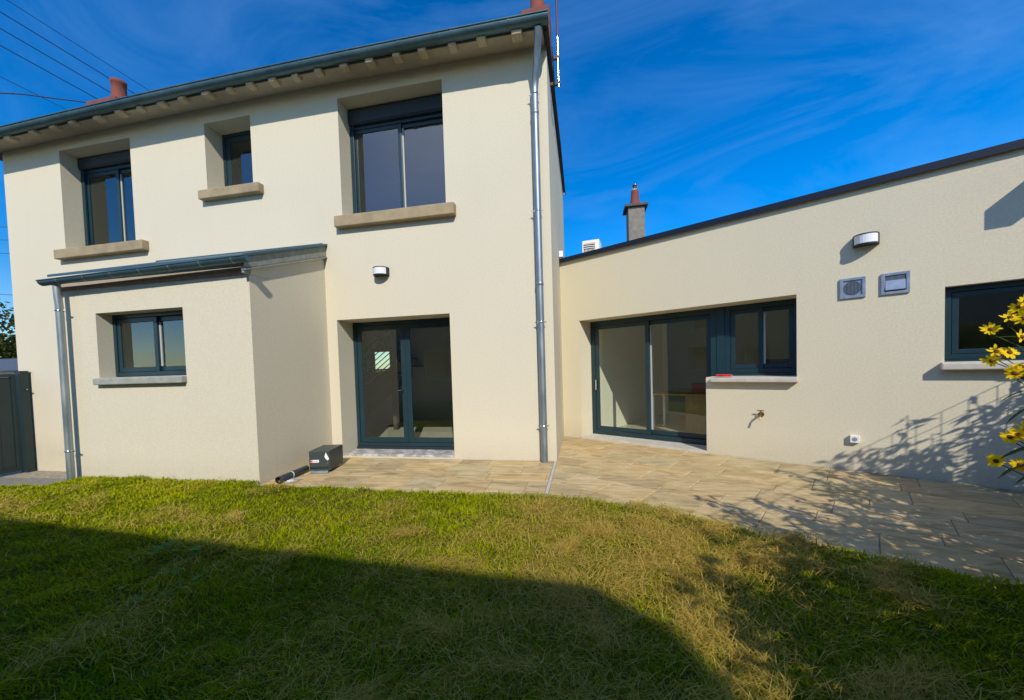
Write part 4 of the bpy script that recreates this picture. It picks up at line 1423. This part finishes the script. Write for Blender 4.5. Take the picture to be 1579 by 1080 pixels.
def flower_plant(label, base, stemtop, heads, seed, extra=()):
    """heads: (position, facing direction, which head). All positions are world, turned into the plant's own frame."""
    rr = random.Random(seed)
    t_ = thing('sunflower_plant', label, 'flowers', base, 0, 'yellow flowering plants at the garden edge')
    B = Vector(base)
    top = away(stemtop) - B
    pts = [Vector((0, 0, 0)), top * 0.35 + Vector((0.03, 0.01, 0)), top * 0.7 + Vector((-0.01, 0.02, 0)), top]
    sm = MB().tube(pts, [0.008, 0.007, 0.005, 0.0035], 8)
    hs_ = []
    for p, f, k in heads:
        p = away(p) - B
        f = Vector(f).normalized()
        # a branch leaves the main stem lower down
        zz_ = max(min((p.z - rr.uniform(0.10, 0.22)) / max(top.z, 0.1), 0.98), 0.2)
        s0 = top * zz_
        neck = p - f * 0.035 - Vector((0, 0, 0.01))
        sm.tube([s0, (s0 + neck) / 2 + Vector((0, 0, -0.015)), neck, p - f * 0.01], [0.003, 0.0025, 0.002, 0.002], 6)
        hs_.append((p, f, k))
    sm.build('stem', M_STEM, t_)
    for p, f, k in hs_:
        q = f.to_track_quat('Z', 'Y')
        q = q @ Vector((0, 0, 1)).rotation_difference(Vector((0, 0, 1)))
        e = q.to_euler()
        h = put(HEADS[k % 4], 'flower_head', t_, p, e)
        put(DISC_ME, 'disc', h, (0, 0, 0.001), (0, 0, rr.uniform(0, 3)))
        put(CALYX_ME, 'calyx', h, (0, 0, 0), (0, 0, 0))
    n = int(top.z / 0.055)
    for k in range(5, n):
        z = k * 0.055 + rr.uniform(-0.02, 0.02)
        a = k * 2.4 + rr.uniform(-0.4, 0.4)
        put(LEAF_ME[k % 3], 'leaf', t_, top * (z / top.z), (rr.uniform(-0.3, 0.3), rr.uniform(-0.5, 0.2), a))
    for p, rot, k in extra:
        put(LEAF_ME[k], 'leaf', t_, away(p) - B, rot)
    return t_


FK = 1.5


def away(p):
    return CAM + (Vector(p) - CAM) * FK


tow = Vector((-0.85, -0.35, 0.25))
toc = Vector((-0.65, -0.75, 0.05))
flower_plant('tall yellow flowering plant with the highest blooms in front of the fixed window', (2.75, -3.95, -0.02), (1.70, -4.215, 1.50),
             [((1.626, -4.200, 1.468), (-0.6, -0.6, 0.3), 1), ((1.652, -4.224, 1.500), (-0.3, -0.5, 0.5), 2), ((1.668, -4.23, 1.530), tow, 0), ((1.672, -4.238, 1.495), (-0.8, -0.2, 0.1), 1),
              ((1.678, -4.236, 1.545), (-0.2, -0.8, 0.3), 2), ((1.668, -4.238, 1.44), (0.1, -0.7, 0.3), 2)], 1)
flower_plant('yellow flowering plant with the large middle bloom in front of the window sill', (2.82, -4.05, -0.02), (1.71, -4.23, 1.42),
             [((1.636, -4.205, 1.400), (-0.3, -0.6, 0.45), 2), ((1.655, -4.22, 1.396), (-0.2, -0.8, 0.35), 0), ((1.630, -4.20, 1.372), (-0.7, -0.3, 0.1), 1), ((1.650, -4.24, 1.335), toc, 3),
              ((1.672, -4.235, 1.352), (-0.1, -0.7, 0.6), 0), ((1.676, -4.245, 1.325), (0.2, -0.8, 0.2), 2)], 2,
             [((1.70, -4.24, 1.285), (0.1, 0.15, R(150)), 1), ((1.71, -4.25, 1.25), (0.2, 0.5, R(165)), 0)])
flower_plant('lower yellow flowering plant with four blooms near the terrace edge', (2.70, -4.12, -0.02), (1.70, -4.26, 1.22),
             [((1.640, -4.242, 1.145), (-0.5, -0.8, 0.2), 0), ((1.655, -4.245, 1.152), (-0.25, -0.9, 0.1), 3), ((1.672, -4.25, 1.172), (-0.1, -0.6, 0.6), 1), ((1.616, -4.231, 1.070), toc, 3), ((1.652, -4.257, 1.066), (-0.5, -0.8, 0.1), 0)], 3,
             [((1.70, -4.27, 1.13), (0.0, 0.3, R(160)), 0), ((1.71, -4.27, 1.09), (0.3, 0.2, R(170)), 2), ((1.72, -4.28, 1.20), (0.0, 0.6, R(150)), 1), ((1.70, -4.28, 1.05), (0.2, 0.1, R(165)), 1)])

# wire fence with the flower bed behind it, just outside the photograph: its shadow lies on the wing wall and the lawn
fe = thing('wire_fence', 'wire mesh garden fence whose shadow grid falls on the wing wall', 'fence', (2.35, -4.30, 0), R(44.5))
for k in range(3):
    MB().tube([(k * 2.0, 0, -0.3), (k * 2.0, 0, 1.82)], 0.012, 8).build('post', M_GATE, fe)
wm = MB()
for z in (1.80, 1.66, 1.35, 1.0, 0.65, 0.3):
    wm.tube([(0, 0, z), (4.6, 0, z)], 0.0024 if z < 1.6 else 0.0035, 5)
k = 0.1
while k < 4.6:
    wm.tube([(k, 0, 0.05), (k, 0, 1.80)], 0.003, 5)
    k += 0.13
wm.build('wire_mesh', M_GATE, fe)


def bed():
    g_ = np.random.default_rng(4)
    V, F_ = [], []
    mb = MB()
    stems = []
    for i in range(400):
        u_ = g_.random()
        x = 1.85 + 4.6 * u_ ** 1.05 if i < 330 else g_.uniform(1.95, 2.7)
        dp_ = g_.random() ** 1.2 * (2.3 if x < 3.2 else 1.2)
        y_ = -4.75 + (x - 1.85) * 1.05 - dp_ - 0.05
        if i >= 330:
            y_ = g_.uniform(-6.9, -5.3)
        H = g_.uniform(1.2, 1.95) if x < 4.2 else g_.uniform(1.15, 1.85)
        if 3.2 < x < 4.0 and g_.random() < 0.3:
            H *= 0.6
        lx, ly = g_.normal(0, 0.1, 2)
        mb.tube([(x, y_, -0.1), (x + lx * 0.4, y_ + ly * 0.4, H * 0.5), (x + lx, y_ + ly, H)], [0.008, 0.006, 0.003], 5)
        nl = int(H / 0.022)
        for k in range(nl):
            t_ = 0.12 + 0.88 * k / nl
            stems.append((x + lx * t_ ** 1.3, y_ + ly * t_ ** 1.3, H * t_, g_.uniform(0, 6.28), g_.uniform(0.07, 0.17), g_.uniform(-0.6, 0.5)))
    for (x, y_, z, a, L, el) in stems:
        d = Vector((math.cos(a) * math.cos(el), math.sin(a) * math.cos(el), math.sin(el)))
        s = Vector((-math.sin(a), math.cos(a), 0)) * L * 0.16
        p = Vector((x, y_, z))
        mid = p + d * L * 0.45
        tip = p + d * L - Vector((0, 0, L * 0.2))
        mb.add([p, mid + s, tip, mid - s], [(0, 1, 2, 3)])
    o = mb.build('flower_bed_foliage', M_LEAF, None, normals=False)
    tag(o, kind='stuff')


bed()

# weeds with broad leaves in the shaded grass


def weed(label, loc, n, r, seed):
    rr = random.Random(seed)
    t_ = thing('broadleaf_weed', label, 'weed', loc, 0, 'weeds in the lawn')
    for k in range(n):
        a = rr.uniform(0, 6.28)
        L = rr.uniform(0.026, 0.042)
        lm = MB()
        m_ = 10
        lm.add([(L * (1 + math.cos(2 * math.pi * q / m_)), L * 0.75 * math.sin(2 * math.pi * q / m_), 0.25 * L * abs(math.sin(2 * math.pi * q / m_))) for q in range(m_)] + [(L, 0, 0)], [(q, (q + 1) % m_, m_) for q in range(m_)], True)
        rad = r * math.sqrt(rr.random())
        o = lm.build('leaf', M_WEED, t_)
        o.location = (rad * math.cos(a), rad * math.sin(a) * 0.6, rr.uniform(0.065, 0.105))
        o.rotation_euler = (rr.uniform(-0.3, 0.3), rr.uniform(-0.3, 0.1), rr.uniform(0, 6.28))
    return t_


weed('clump of broad pale weed leaves in the shaded grass before the lean to', (-2.68, -3.33, 0.0), 16, 0.26, 1)
weed('sparse broad weed leaves deeper in the shade nearer the viewer', (-2.2, -3.75, 0.0), 8, 0.30, 2)
print('objects', len(bpy.data.objects))
